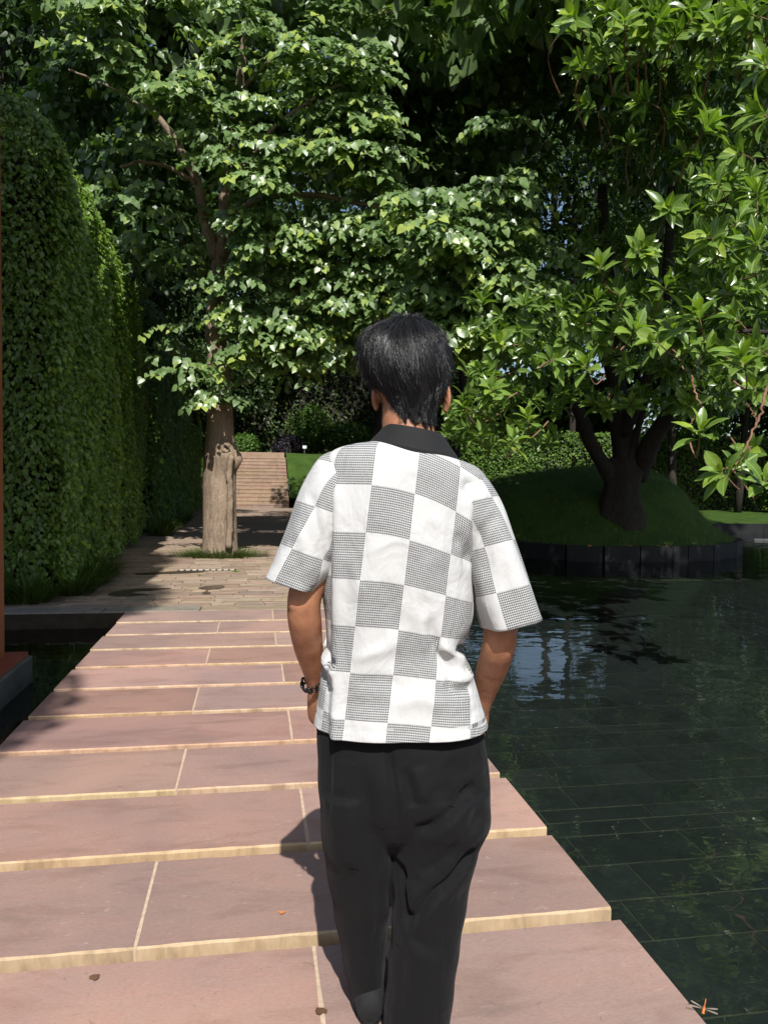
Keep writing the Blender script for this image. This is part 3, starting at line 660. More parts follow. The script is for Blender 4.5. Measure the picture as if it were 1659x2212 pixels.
for zx, zy, d, s in [(630,80,8.0,.27),(700,330,8.2,.28),(1000,530,8.8,.28),(930,735,9.4,.26),(1350,650,7.2,.28),(1620,590,6.8,.30),(1130,1090,8.2,.27),(1350,1240,7.4,.28),(1000,1330,8.0,.27),(1600,1270,7.0,.28),(700,540,9.6,.26),(1090,90,7.8,.28),(900,110,7.8,.27),(1390,130,7.4,.28),(1560,80,7.2,.28),(1640,320,6.9,.29),(780,200,8.2,.26),(580,150,8.4,.26),(1280,80,7.6,.27),(1170,180,7.8,.27),(1000,170,8.0,.27),(1480,30,7.4,.27),(1150,600,9.4,.26),(850,500,9.8,.25),(1450,960,8.2,.25),(1380,950,8.0,.24),(1520,1160,7.8,.25),(1600,1000,7.4,.26),(1500,800,8.0,.25),(820,60,8,.26)]:
    hero.append((980+zx*.409, zy*.409, d, s))
Ls = []
for x, y_, d, s in hero:
    c = A(x, y_, d); toC = CAM-c; toC /= np.linalg.norm(toC); ax_ = toC*.55+UP*.55+rdir(1)[0]*.45
    Ls.append(whorl(c, ax_, rnd.randint(9, 13), s*1.02, .6)); ax_ /= np.linalg.norm(ax_); hub = A(1400, 640, 12.5); g_ = (hub-c)/np.linalg.norm(hub-c)
    mb = MB(); mb.tube(smooth_poly([c, c-ax_*.25, c-ax_*.33+g_*.25+UP*.03, c-ax_*.3+g_*.6], 12), np.linspace(.005, .010, 12), 6); o = mb.build('twig', TWIG, t2, True); o.matrix_basis = t2.matrix_basis.inverted()
def fillw(x0, x1, y0, y1, d0, d1, n, size=.235, tone=.35, k=(7, 11)):
    for _ in range(n):
        c = A(rnd.uniform(x0, x1), rnd.uniform(y0, y1), rnd.uniform(d0, d1)); toC = CAM-c; toC /= np.linalg.norm(toC)
        Ls.append(whorl(c, toC*.4+UP*.5+rdir(1)[0]*.6, rnd.randint(*k), size*rnd.uniform(.85, 1.1), tone))
fillw(1190, 1680, 620, 800, 8.8, 10.8, 95); fillw(990, 1220, 640, 960, 9.4, 11.5, 90, .24); fillw(1230, 1700, -40, 150, 7.8, 10, 130); fillw(1480, 1700, 180, 600, 8.2, 10, 85)
fillw(1180, 1700, 130, 640, 11, 14, 60, .25, .25); fillw(1150, 1660, 780, 880, 10.5, 14, 75, .24, .3); fillw(1430, 1680, 560, 640, 8.2, 10, 20); fillw(960, 1120, 830, 985, 9, 11, 20, .22)  # inner fill toned darker, standing in for shade inside the crown
for _ in range(375):      # the high crown, mostly above the frame, thickened to shade the mound
    yy = rnd.uniform(8.6, 16.5); c = (rnd.uniform(3.6, 13.0), yy, .62*yy+rnd.uniform(2.0, 5.5))
    if _ > 240: c = (rnd.uniform(5.2, 11), rnd.uniform(8.2, 9.4), rnd.uniform(8.0, 10.5))
    if _ > 300: yy = rnd.uniform(6.9, 9.0); c = (rnd.uniform(4.6, 11), yy, .62*yy+rnd.uniform(3.5, 5.0))
    Ls.append(shell(c, (1.1, 1.1, .7), 70, .36, (.1, .6), .3))
for _ in range(40):
    Ls.append(shell(A(rnd.uniform(1120, 1680), rnd.uniform(60, 780), rnd.uniform(14, 17)), (1.2, 1.2, .8), 90, .26, (.0, .4), .3))
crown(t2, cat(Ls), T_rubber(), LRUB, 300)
# ---------------- trees, shrubs and hedges behind
def bgtree(name, x, y, h, cr, cb, label, mat=LDARK, n=5000, size=.2, trunkm=BARKD, r=.16, group='dark trees behind the path and mound', lobes=9, z0=None, tone=(.05, .6)):
    z0 = float(lawn_z(np.array(x), np.array(y))) if x > 2.4 else (0 if y < 41 else 2.39)
    if z0 is None: z0 = 0
    root = tag(empty(name, (x, y, z0)), label, 'tree', group); mb = MB(); top = z0+h*.8
    P = np.array([(x+.25*math.sin(t*2.3+x), y+.25*math.sin(t*1.9+y), z0-.1+t*(top-z0)) for t in np.linspace(0, 1, 12)]); mb.tube(P, np.linspace(r, r*.4, 12), 9)
    o = mb.build('trunk', trunkm, root, True); o.matrix_basis = root.matrix_basis.inverted()
    for k in range(4):
        a = rnd.random()*6.28; i = rnd.randint(5, 9); q = P[i]; e = q+np.array([math.cos(a)*cr*.7, math.sin(a)*cr*.7, 1.2+rnd.random()]); mb = MB(); mb.tube(smooth_poly([q, (q+e)/2+UP*.25, e], 8), np.linspace(r*.45, r*.12, 8), 6); o = mb.build('limb', trunkm, root, True); o.matrix_basis = root.matrix_basis.inverted()
    Ls = []
    for k in range(lobes):
        a = rnd.random()*6.28; q = math.sqrt(rnd.random())*cr*.75; zc = z0+cb+(h-cb)*(k+.5)/lobes; wr = cr*(.62 if .1 < k/lobes < .8 else .45)
        Ls.append(shell((x+math.cos(a)*q, y+math.sin(a)*q, zc), (wr, wr, max(.8, (h-cb)/lobes*1.1)), n//lobes, size, tone, .35))
    crown(root, cat(Ls), T_small(), mat, 0); return root
for (x, y, h, cr, cb, nm) in [(-6.5,21,15,3.6,3.0,'dark tree rising over the tall hedge at upper left'), (-9.5,25,20,4,4.0,'dark tree filling the sky above the left hedge'), (-4.6,24,19,3.2,6.5,'dark tree between the tall hedge and the tan tree, high up'), (-5.0,29,16,4,4.0,'dark tree behind the farther hedge, left of the stairs'), (-1.8,46,17,4.4,3.4,'dark tree standing above the top of the stairs'),
                              (4.2,25,15,3.4,4.6,'dark tree on the lawn right of the stairs, hidden behind the person'), (-3.9,43.5,22,3.8,3.2,'dark tree left of the top of the stairs'), (13.4,31.8,26,2.8,13.0,'dark tree with high crown between the two clipped hedges'), (6.4,27.5,16,3.0,4.0,'dark tree with slim trunk behind the mound'), (15.0,26,16,3.2,4.4,'dark tree behind the rubber tree trunk'),
                              (19.2,28.5,15,3.4,3.4,'dark tree on the far bank at right'), (21,24.5,14,3.6,2.6,'dark tree on the far bank at the right edge'), (1.0,52,18,4.6,4.5,'tall dark tree far beyond the stairs'), (-9.5,34,17,4.5,3.0,'tall dark tree far behind the hedges')]:
    bgtree('background_tree', x, y, h, cr, cb, nm, LLIGHT if x in (19.2, 21) else LDARK, n=9000, size=.27)  # two far-bank trees take paler leaves standing in for sunlight
for (x, y, h, cr, cb, nm) in [(-14,38,24,5.5,3,'towering dark tree beyond the hedges at far left'),(-3.5,52,26,6,5,'towering dark tree on the terrace beyond the stairs'),(6.5,38,24,5.2,5.0,'towering dark tree behind the lawn, over the head of the person'),(10.0,37,24,4.2,4.6,'towering dark tree behind the sunlit clipped hedge'),(20.8,37,24,4.6,4.2,'towering dark tree behind the far bank'),(26,35,24,5.5,3,'towering dark tree beyond the right edge of the mound'),(33,40,26,6,3,'towering dark tree at the far right of the background'),(16.8,33.5,23,4.4,9.0,'tall dark tree directly behind the rubber tree crown'),(24,31,22,4.4,5.0,'tall dark tree behind the right side of the rubber tree'),(19.5,50,42,7,17.5,'highest dark crown far behind the mound')]:
    bgtree('background_tree', x, y, h, cr, cb, nm, n=9000, size=.42 if h < 30 else .6, r=.3)
bgtree('slim_tree', 5.6, 20.6, 13, 2.3, 6.2, 'slim dark trunked tree rising beside the left flank of the mound', n=2600, size=.22, r=.11)
def shrub(name, x, y, z, r, n, size, mat, label, cat_='shrub', group=None, tone=(.1, .8)):
    root = tag(empty(name, (x, y, z)), label, cat_, group); mb = MB()
    for k in range(5):
        a = k*1.3; mb.tube([(x, y, z-.1), (x+r[0]*.3*math.cos(a), y+r[1]*.3*math.sin(a), z+r[2]*.6), (x+r[0]*.55*math.cos(a), y+r[1]*.55*math.sin(a), z+r[2]*1.2)], [.05, .03, .012], 6)
    o = mb.build('stems', BARKD, root); o.matrix_basis = root.matrix_basis.inverted(); Ls = []
    for k in range(5): Ls.append(shell((x+rnd.uniform(-.35, .35)*r[0], y+rnd.uniform(-.3, .3)*r[1], z+r[2]*rnd.uniform(.8, 1.15)), (r[0]*.75, r[1]*.75, r[2]*.85), n//5, size, tone, .5))
    crown(root, cat(Ls), T_small(), mat, 0); return root
shrub('dark_bush', 1.55, 43.2, 2.3, (1.15, 1.0, .8), 5000, .10, LPURP, 'rounded dark purple bush at the top of the stairs')
shrub('bright_shrub', 3.0, 47.5, 2.6, (1.7, 1.5, 1.7), 5000, .17, LLIGHT, 'sunlit yellow green shrub above the lawn slope beyond the stairs')
shrub('bright_shrub', 5.6, 46.5, 2.6, (1.7, 1.5, 1.2), 4000, .17, LLIGHT, 'light green shrub beside the yellow green one above the lawn slope')
shrub('bright_shrub', -.9, 44.6, 2.35, (1.1, .9, .8), 3500, .14, LLIGHT, 'small lit shrub behind the wall at the top of the stairs')
shrub('flowering_shrub', 21.5, 28.5, .3, (1.2, 1.1, .8), 3500, .13, LLIGHT, 'loose light shrub on the far bank beyond the mound at right')
def boxhedge(x0, x1, y0, y1, h, label, n=9000, size=.10, mat=LLIGHT):
    z0 = float(lawn_z(np.array((x0+x1)/2), np.array((y0+y1)/2))); root = tag(empty('box_hedge', ((x0+x1)/2, (y0+y1)/2, z0)), label, 'hedge'); mb = MB(); mb.box(x0+.1, x1-.1, y0+.1, y1-.1, z0-.2, z0+h-.1)
    o = mb.build('branch_core', BARKD, root); o.matrix_basis = root.matrix_basis.inverted()
    nf = int(n*.6); P1 = np.stack([rng.uniform(x0, x1, nf), y0+rng.normal(0, .04, nf), z0+rng.uniform(0, h, nf)], 1); nt = n-nf
    P2_ = np.stack([rng.uniform(x0, x1, nt//2), rng.uniform(y0, y1, nt//2), z0+h+rng.normal(0, .03, nt//2)], 1); P3 = np.stack([x0+rng.normal(0, .04, nt//2), rng.uniform(y0, y1, nt//2), z0+rng.uniform(0, h, nt//2)], 1)
    P = np.vstack([P1, P2_, P3]); k = len(P); crown(root, [P, -UP*.5+rdir(k)*.7, np.array([-.1, -.7, .6])+rdir(k)*.5, size*(.7+.6*rng.random(k)), rng.random(k)], T_small(), mat, 0)
boxhedge(-9.0, 1.2, 49.0, 50.2, 8.5, 'dark clipped hedge closing the view above the stairs', 9000, .22, LDARK)
boxhedge(1.5, 13.5, 50.5, 51.8, 9.0, 'dark hedge behind the light shrubs on the lawn slope', 9000, .22, LDARK)
boxhedge(8.0, 11.2, 30.0, 31.2, 3.0, 'sunlit clipped hedge behind the left flank of the mound', 9000, .12)
boxhedge(11.6, 24.0, 30.6, 31.6, 3.2, 'long clipped hedge glimpsed behind the rubber tree trunk', 16000, .13)
boxhedge(11.5, 21.0, 41.0, 43.0, 4.4, 'tall dark hedge far behind the sunlit one, left of the rubber trunk', 12000, .28, LDARK)
n = 42000; P = np.stack([rng.uniform(-36, 62, n), rng.uniform(57, 66, n), 1.5+30*rng.random(n)**1.25], 1); P = P[~((abs(P[:, 0]-.39*P[:, 1]) < 2.2) & (P[:, 2] > 5.0) & (P[:, 2] < 20))]; n = len(P)
far = ob('far_wood', leaf_mesh('far_wood', P, rdir(n)-UP*.4, np.array([0, -.7, .6])+rdir(n)*.6, .55*(.6+.8*rng.random(n)), rng.random(n), T_small(), LDARK)); tag(far, 'dense dark wood far behind the garden', 'wood', kind='stuff')
# stems in the gap between the two hedges
for k, (x, y_) in enumerate([(-2.6, 18.3), (-2.75, 18.5)]):
    root = tag(empty('young_tree', (x, y_, -.02)), ['grey multi stemmed young tree in the gap between the two hedges', 'thin young tree close behind the grey stemmed one between the hedges'][k], 'tree'); 
    for q in range(3):
        mb = MB(); a = rnd.uniform(-.25, .25); mb.tube([(x+a*.1, y_, -.05), (x+a*.4, y_+.05, .9), (x+a, y_+.1, 2.2), (x+a*1.3, y_, 3.6)], [.05, .04, .03, .012], 7); o = mb.build('stem', BARK, root, True); o.matrix_basis = root.matrix_basis.inverted()
    crown(root, cat([shell((x, y_+.2, zc), (.5, .5, .5), 260, .10, (.1, .6), .2) for zc in (1.6, 2.4, 3.2, 4.0)]), T_small(), LHEDGE, 0)
# ---------------- unseen tree added behind the viewer, lobes shaped to shade left hedge and kerb
root = tag(empty('shade_tree', (-5.2, -3.2, -.45)), 'unseen dense tree added behind the viewer on the left to cast shade, outside the picture', 'tree')
mb = MB(); mb.tube([(-5.2,-3.2,-.7),(-5.0,-3.2,4),(-4.6,-3.1,9),(-4.4,-3,16)], [.4, .34, .25, .1], 12); o = mb.build('trunk', BARKD, root, True); o.matrix_basis = root.matrix_basis.inverted()
Ls = []; mb = MB()
KS = math.tan(SUN_EL); OY = -3.0
for (cx_, gy, r) in [(-2.62, 4.72, 1.5), (-2.5, 8.85, 1.5), (-3.05, 12.7, 1.75), (-3.9, 6.6, 1.7), (-3.9, 10.8, 2.0), (-5.4, 5.2, 2.2), (-5.6, 8.4, 2.4), (-5.6, 12, 2.5), (-5.6, 15.5, 2.5), (-7.5, 7, 2.6), (-7.8, 11, 2.8), (-7.2, 14.5, 2.6), (-4.7, 15.6, 1.6), (-4.1, 13.7, 1.8), (-4.9, 17.6, 1.7), (-5.8, 18.6, 2.6), (-7.6, 18, 2.9), (-5.9, 21.2, 2.6)]:
    z = (gy-OY)*KS; x = cx_-(gy-OY)*math.tan(SUN_AZ)
    u = []
    for a in np.linspace(.02, math.pi-.02, 11): u.append([(x+.97*r*math.sin(a)*math.cos(b), OY+.97*r*math.sin(a)*math.sin(b), z+.97*r*math.cos(a)) for b in np.linspace(0, 2*math.pi, 16, endpoint=False)])
    mb.rings(u[::-1]); Ls.append(shell((x, OY, z), (r, r, r), int(1100*r), .15, (.1, .6), .97))
o = mb.build('inner_crown', LDARK, root, True); o.matrix_basis = root.matrix_basis.inverted()
crown(root, cat(Ls), T_small(), LDARK, 0)
# ================================================================== the person
PD = 1.85
RG = np.array([math.cos(YAW), -math.sin(YAW), 0]); FWD = np.array([math.sin(YAW), math.cos(YAW), 0])
PX = 36/898.0
def PLo(x, y, off=0.0):
    r = ray(x, y); p = CAM+r*((PD+off)/np.dot(r, FWD)); return np.array([np.dot(p, RG), off, p[2]])
RX = PLo(865, 1500)[0]                                   # the root stands under the body
def PL(x, y, off=0.0): q = PLo(x, y, off); q[0] -= RX; return q
proot = empty('person', tuple(RG*RX+FWD*PD), -YAW)
tag(proot, 'person seen from behind in checked houndstooth shirt and black trousers, hands in pockets', 'person')
def cubic(rows, n):
    R = np.array(rows, float); s = np.arange(len(R)); out = []
    for q in np.linspace(0, len(R)-1, n):
        i = min(int(q), len(R)-2); t = q-i; p0, p1, p2, p3 = R[max(i-1, 0)], R[i], R[i+1], R[min(i+2, len(R)-1)]
        out.append(.5*((2*p1)+(-p0+p2)*t+(2*p0-5*p1+4*p2-p3)*t*t+(-p0+3*p1-3*p2+p3)*t**3))
    return np.array(out)
def capsules(mb, pts, rad, n=14, flat=None):
    """tapered closed tube with rounded ends"""
    P = np.array(pts, float); r = np.array(rad, float); k = 5*len(P)
    q = cubic(np.column_stack([P, r]), k); P2 = q[:, :3]; r2 = q[:, 3].copy()
    d0 = (P2[0]-P2[1]); d0 /= np.linalg.norm(d0); d1 = (P2[-1]-P2[-2]); d1 /= np.linalg.norm(d1)
    pre = [P2[0]+d0*r2[0]*s for s in (.95, .75, .4)]; prer = [r2[0]*s for s in (.28, .66, .92)]
    post = [P2[-1]+d1*r2[-1]*s for s in (.4, .75, .95)]; postr = [r2[-1]*s for s in (.92, .66, .28)]
    mb.tube(np.vstack([pre, P2, post]), np.concatenate([prer, r2, postr]), n)
def ellips(mb, c, r, rot=None, nu=18, nv=12):
    R = []
    for a in np.linspace(.04, math.pi-.04, nv):
        ring = []
        for b in np.linspace(0, 2*math.pi, nu, endpoint=False):
            v = np.array([r[0]*math.sin(a)*math.cos(b), r[1]*math.sin(a)*math.sin(b), -r[2]*math.cos(a)])
            if rot is not None: v = np.array(rot @ Vector(v))
            ring.append(np.array(c)+v)
        R.append(ring)
    mb.rings(R)
def remeshed(mb, name, mat, voxel, smooth_it, parent, disp=None):
    me = mesh_np(name+'_raw', mb.v, mb.f, mat); o = bpy.data.objects.new(name+'_raw', me); COL.objects.link(o)
    md = o.modifiers.new('r', 'REMESH'); md.mode = 'VOXEL'; md.voxel_size = voxel; md.use_smooth_shade = True
    ms = o.modifiers.new('s', 'SMOOTH'); ms.iterations = smooth_it; ms.factor = .5
    dg = bpy.context.evaluated_depsgraph_get(); me2 = bpy.data.meshes.new_from_object(o.evaluated_get(dg)); bpy.data.objects.remove(o); bpy.data.meshes.remove(me)
    me2.name = name; me2.materials.clear(); me2.materials.append(mat)
    if disp is not None:
        n = len(me2.vertices); V = np.empty(n*3, np.float32); me2.vertices.foreach_get('co', V); V = V.reshape(-1, 3).astype(float)
        Nn = np.empty(n*3, np.float32); me2.vertices.foreach_get('normal', Nn); Nn = Nn.reshape(-1, 3).astype(float)
        V = V+disp(V, Nn); me2.vertices.foreach_set('co', V.astype(np.float32).ravel()); me2.update()
    me2.polygons.foreach_set('use_smooth', [True]*len(me2.polygons)); return ob(name, me2, parent)
def strokes(V, Nn, S, back=True):
    """folds: each (points in measured px, amplitude, width, off) pressed along the normal; amp<0 is a groove"""
    out = np.zeros(len(V)); w = np.clip(-Nn[:, 1]*1.6+.3, 0, 1) if back else np.ones(len(V))
    for pts, amp, wid in S:
        P = np.array([PL(x, y, -.1)[[0, 2]] for x, y in pts]); P = smooth_poly(P, 14) if len(P) > 2 else np.linspace(P[0], P[1], 14)
        best = np.full(len(V), 1e9); tt = np.zeros(len(V)); XZ = V[:, [0, 2]]
        for i in range(len(P)-1):
            a, b = P[i], P[i+1]; ab = b-a; t = np.clip(((XZ-a)@ab)/(ab@ab), 0, 1); d = np.linalg.norm(XZ-a-t[:, None]*ab, axis=1); m = d < best
            best[m] = d[m]; tt[m] = (i+t[m])/(len(P)-1)
        tap = np.clip(np.minimum(tt, 1-tt)*5, 0, 1)**.6; tap = np.where(best < 1e8, tap, 0)
        out += amp*np.exp(-(best/wid)**2)*tap
    return Nn*(out*w)[:, None]
# ---- skin
def skin_mat():
    m, t, p = new_mat('skin'); pos = geo_pos(t); n = noise(t, pos, 22, 4); n2 = noise(t, pos, 240, 3)
    c = ramp(t, n, [(.3, (.27, .115, .06)), (.7, (.43, .20, .105))]); t.links.new(c, p.inputs['Base Color'])
    p.inputs['Roughness'].default_value = .5; p.inputs['Specular IOR Level'].default_value = .4
    p.inputs['Subsurface Weight'].default_value = .12; p.inputs['Subsurface Radius'].default_value = (.01, .004, .002); p.inputs['Subsurface Scale'].default_value = .6
    n3 = noise(t, mapping(t, pos, (1, 1, .5)), 38, 3, .5, .6); bump(t, p, math_n(t, 'ADD', math_n(t, 'MULTIPLY', n2, .25), n3), .35, .004); return m
SKIN = skin_mat()
mb = MB()
HC = PL(877, 800, .035)
ellips(mb, HC, (.079, .098, .112)); ellips(mb, HC+np.array([0, .035, -.075]), (.058, .06, .065))            # skull, jaw
ellips(mb, HC+np.array([0, .098, -.012]), (.012, .022, .022)); ellips(mb, HC+np.array([0, .09, -.058]), (.026, .016, .010))   # nose, mouth
for s in (-1, 1): ellips(mb, HC+np.array([s*.032, .088, .012]), (.016, .012, .010))
capsules(mb, [PL(880, 850, .035), PL(880, 905, .02), PL(884, 950, .01), PL(886, 1000, .005)], [.058, .062, .066, .075], 20)
# torso
R = []
for y, xl, xr, dc, hb in [(1000, 800, 975, 0, .07), (1040, 735, 1015, 0, .085), (1100, 728, 1020, 0, .10), (1200, 738, 1000, 0, .10), (1350, 750, 985, 0, .085), (1480, 735, 1000, 0, .095), (1600, 730, 1010, 0, .10), (1740, 740, 1000, 0, .10)]:
    a, b = PL(xl, y, dc), PL(xr, y, dc); c = (a+b)/2; hw = (b-a)[0]/2; R.append([c+np.array([hw*math.cos(t), hb*math.sin(t), 0]) for t in np.linspace(0, 2*math.pi, 24, endpoint=False)])
mb.rings(R)
armL = [PL(742, 1060, .0), PL(705, 1150, -.015), PL(664, 1270, -.035), PL(657, 1308, -.035), PL(659, 1345, -.015), PL(667, 1400, .03), PL(680, 1452, .075), PL(686, 1486, .095)]
capsules(mb, armL, [.06, .052, .042, .0400, .0405, .036, .029, .0265], 18)
armR = [PL(1005, 1085, .0), PL(1040, 1180, -.02), PL(1078, 1310, -.04), PL(1081, 1362, -.045), PL(1076, 1400, -.03), PL(1062, 1445, .02), PL(1046, 1495, .065), PL(1036, 1530, .085)]
capsules(mb, armR, [.06, .052, .043, .0405, .040, .038, .030, .026], 18)
ellips(mb, PL(1094, 1368, -.062), (.022, .024, .026)); ellips(mb, PL(640, 1300, -.055), (.022, .02, .028))   # elbow points
def hand(w, d, palm, s):
    """palm and five fingers, slightly curled, pushed into the front pocket"""
    d = d/np.linalg.norm(d); sd = np.array([0, 1., .1]); sd -= d*np.dot(sd, d); sd /= np.linalg.norm(sd)
    capsules(mb, [w, w+d*.045, w+d*.085], [.025, .030, .031], 12)
    for k, L in enumerate((.068, .078, .074, .058)):
        b = w+d*.09+sd*(.030-.019*k); cu = np.array([s*.012, 0, 0]); capsules(mb, [b, b+d*L*.5+cu*.3, b+d*L+cu*1.3], [.0095, .009, .0078], 8)
    b = w+d*.03+sd*.03; capsules(mb, [b, b+d*.03+sd*.022, b+d*.065+sd*.028], [.012, .0105, .009], 8)
hand(armL[-1], PL(690, 1545, .13)-armL[-1], 0, 1); hand(armR[-1], PL(1024, 1590, .12)-armR[-1], 0, -1)
for pts, rr in (([PL(775, 1740, .0), PL(780, 1930, .06), PL(787, 2060, .10), PL(795, 2125, .125)], [.075, .050, .043, .032]), ([PL(945, 1740, -.01), PL(925, 1950, -.01), PL(910, 2100, -.01), PL(903, 2225, -.01)], [.085, .063, .055, .042])):
    capsules(mb, pts, rr, 16)
for s, (cx_, cy_, w) in ((-1, (812, 852, .0)), (1, (964, 858, .0))):
    c = PL(cx_, cy_, .032); q = Matrix.Rotation(s*math.radians(24), 3, 'Z') @ Matrix.Rotation(math.radians(-12), 3, 'X')
    ellips(mb, c, (.0085, .020, .036), q); ellips(mb, c+np.array([-s*.001, -.004, -.030]), (.008, .010, .012), q)
    ellips(mb, c+np.array([s*.006, -.012, .006]), (.005, .007, .026), q)
body = remeshed(mb, 'body', SKIN, .0052, 5, proot)
# ---- hair
def hair_mat():
    m, t, p = new_mat('black_hair'); p.inputs['Base Color'].default_value = (.010, .0095, .0095, 1); p.inputs['Roughness'].default_value = .36; p.inputs['Specular IOR Level'].default_value = .6; return m
HAIR = hair_mat()
hrows = [(684,864,890,.062,.010,.02),(690,846,912,.060,.028,.04),(700,826,929,.057,.052,.06),(715,803,944,.052,.080,.08),(738,786,956,.045,.103,.095),(778,784,961,.042,.116,.10),(812,793,962,.04,.117,.085),(838,808,960,.04,.110,.05),(862,829,951,.035,.096,.03),(888,841,940,.03,.082,.02),(908,851,934,.028,.073,.02)]
HR = cubic(hrows, 46)
def cap_pt(t, th, out=0.0):
    """t 0..1 top to nape, th 0 = straight back, + = right"""
    q = t*(len(HR)-1); i = min(int(q), len(HR)-2); f = q-i; y, xl, xr, dc, hb, hf = HR[i]*(1-f)+HR[i+1]*f
    a, b = PL(xl, y, dc), PL(xr, y, dc); c = (a+b)/2; hw = (b-a)[0]/2
    h = hb if math.cos(th) > 0 else hf
    v = np.array([hw*math.sin(th), -h*math.cos(th), 0]); nv = np.array([math.sin(th), -math.cos(th), .55*(1-2*t) if t < .5 else -.25*(t-.5)]); nv /= np.linalg.norm(nv)
    return c+v+nv*out, nv
mb = MB(); R = []
for t in np.linspace(0, .985, 34): R.append([cap_pt(t, th, -.007+.002*math.sin(th*9+t*13))[0] for th in np.linspace(-math.pi, math.pi, 44, endpoint=False)])
mb.rings(R)
nst = 8000
for k in range(nst):
    t = rnd.random()**.85*.96; th = rnd.uniform(-2.0, 2.0)
    if t > .62: th = rnd.uniform(-1.55, 1.55)
    if t < .16: th = rnd.uniform(-3.14, 3.14)
    L = rnd.uniform(.16, .30) if t < .7 else rnd.uniform(.10, .17)
    t0w, thw = .20, -.12                                   # whorl
    dth = (th-thw); drift = .30*np.tanh(dth*1.4)*max(0, 1-abs(t-t0w)*1.6)+.22*max(0, t-.45)*1.2+rnd.gauss(0, .05)
    up = t < t0w-.04 and rnd.random() < .75
    clump = .16*math.sin(th*9+t*8+1.5*math.sin(t*9))+.09*math.sin(th*21-t*13)+rnd.gauss(0, .05); lift = abs(rnd.gauss(0, .0075 if t < .5 else .004))+(.004 if t < .6 else .0); pts = []
    n = 6; rj = rnd.random()
    for j in range(n):
        s = j/(n-1); tt = t+(-.5 if up else 1)*L*s; tt = min(max(tt, .0), 1.045); ht = th+drift*s*L*3.2+(clump*s*s*.8)
        wav = .0015*math.sin(k+s*5); base = .0005+lift*s*s+(.006*s if t > .80 else 0)*rj+.0035*math.sin(th*5+t*6)*s+.002*math.sin(th*17+t*21)*s
        tq = min(tt, .998); p, nv = cap_pt(tq, ht, base+wav)
        if tt > .998: p = p-UP*(tt-.998)*.24
        pts.append(p)
    r0 = rnd.uniform(.0006, .0013); mb.tube(pts, np.linspace(r0, r0*.25, n), 3, cap=False)
for k in range(0):                                       # tuft standing up at the crown and loose ends
    th = rnd.uniform(-1.2, 1.2); p, nv = cap_pt(.02+.12*rnd.random(), th, 0); a = rnd.uniform(-.9, .9); hgt = rnd.uniform(.002, .012)
    d = np.array([math.sin(a), -.2, 0]); pts = [p+UP*hgt*math.sin(s*2.2)+d*s*.045 for s in np.linspace(0, 1, 5)]
    mb.tube(pts, np.linspace(.0007, .0002, 5), 3, cap=False)
for c0, n_, w in ((-.05, 60, .10), (.45, 130, .13), (.75, 120, .10), (1.05, 60, .09), (-.5, 40, .12)):                   # pointed locks at the nape
    for k in range(n_):
        th = c0+rnd.gauss(0, w); e = rnd.uniform(.012, .036 if c0 > .3 else .016); pts = []; rj = rnd.random()
        for s in np.linspace(0, 1, 5):
            p, nv = cap_pt(min(.90+.098*s, .998), th+(c0-th)*s*.8+.10*s, +.003+.003*rj); pts.append(p-UP*e*s*s+nv*.004*s)
        mb.tube(pts, np.linspace(.0010, .0003, 5), 3, cap=False)
hair = mb.build('hair', HAIR, proot, True)
# ---- shirt
def shirt_mat():
    m, t, p = new_mat('houndstooth_check_cotton'); uvn = t.nodes.new('ShaderNodeUVMap'); sp = t.nodes.new('ShaderNodeSeparateXYZ'); t.links.new(uvn.outputs[0], sp.inputs[0]); u, v = sp.outputs[0], sp.outputs[1]
    chk = math_n(t, 'MODULO', math_n(t, 'ADD', math_n(t, 'FLOOR', u), math_n(t, 'FLOOR', v)), 2.0); chk = math_n(t, 'LESS_THAN', math_n(t, 'ABSOLUTE', chk), .5)
    n = 20.0; x = math_n(t, 'MULTIPLY', u, n); y = math_n(t, 'MULTIPLY', v, n)
    fx = math_n(t, 'LESS_THAN', math_n(t, 'FRACT', x), .5); fy = math_n(t, 'LESS_THAN', math_n(t, 'FRACT', y), .5)
    tw = math_n(t, 'LESS_THAN', math_n(t, 'FRACT', math_n(t, 'MULTIPLY', math_n(t, 'ADD', x, y), 2.0)), .5)
    ht = math_n(t, 'ADD', math_n(t, 'MULTIPLY', fx, tw), math_n(t, 'MULTIPLY', fy, math_n(t, 'SUBTRACT', 1.0, tw)))
    f = math_n(t, 'MULTIPLY', chk, ht)
    c = mix(t, f, (.52, .52, .505), (.033, .038, .04)); t.links.new(c, p.inputs['Base Color'])
    p.inputs['Roughness'].default_value = .85; p.inputs['Specular IOR Level'].default_value = .2; p.inputs['Sheen Weight'].default_value = .1
    pos = geo_pos(t); w1 = noise(t, mapping(t, pos, (1, 1, 1), (0, 0, 0), (0, .5, 0)), 9, 3, .5, .8); w2 = noise(t, mapping(t, pos, (2.2, 1, .7), (3, 1, 0), (0, -.6, 0)), 13, 3, .5, .6); w3 = noise(t, pos, 420, 2)
    bump(t, p, math_n(t, 'ADD', math_n(t, 'ADD', math_n(t, 'MULTIPLY', w1, .8), math_n(t, 'MULTIPLY', w2, .45)), math_n(t, 'MULTIPLY', w3, .03)), .8, .014); return m
SHIRT = shirt_mat()
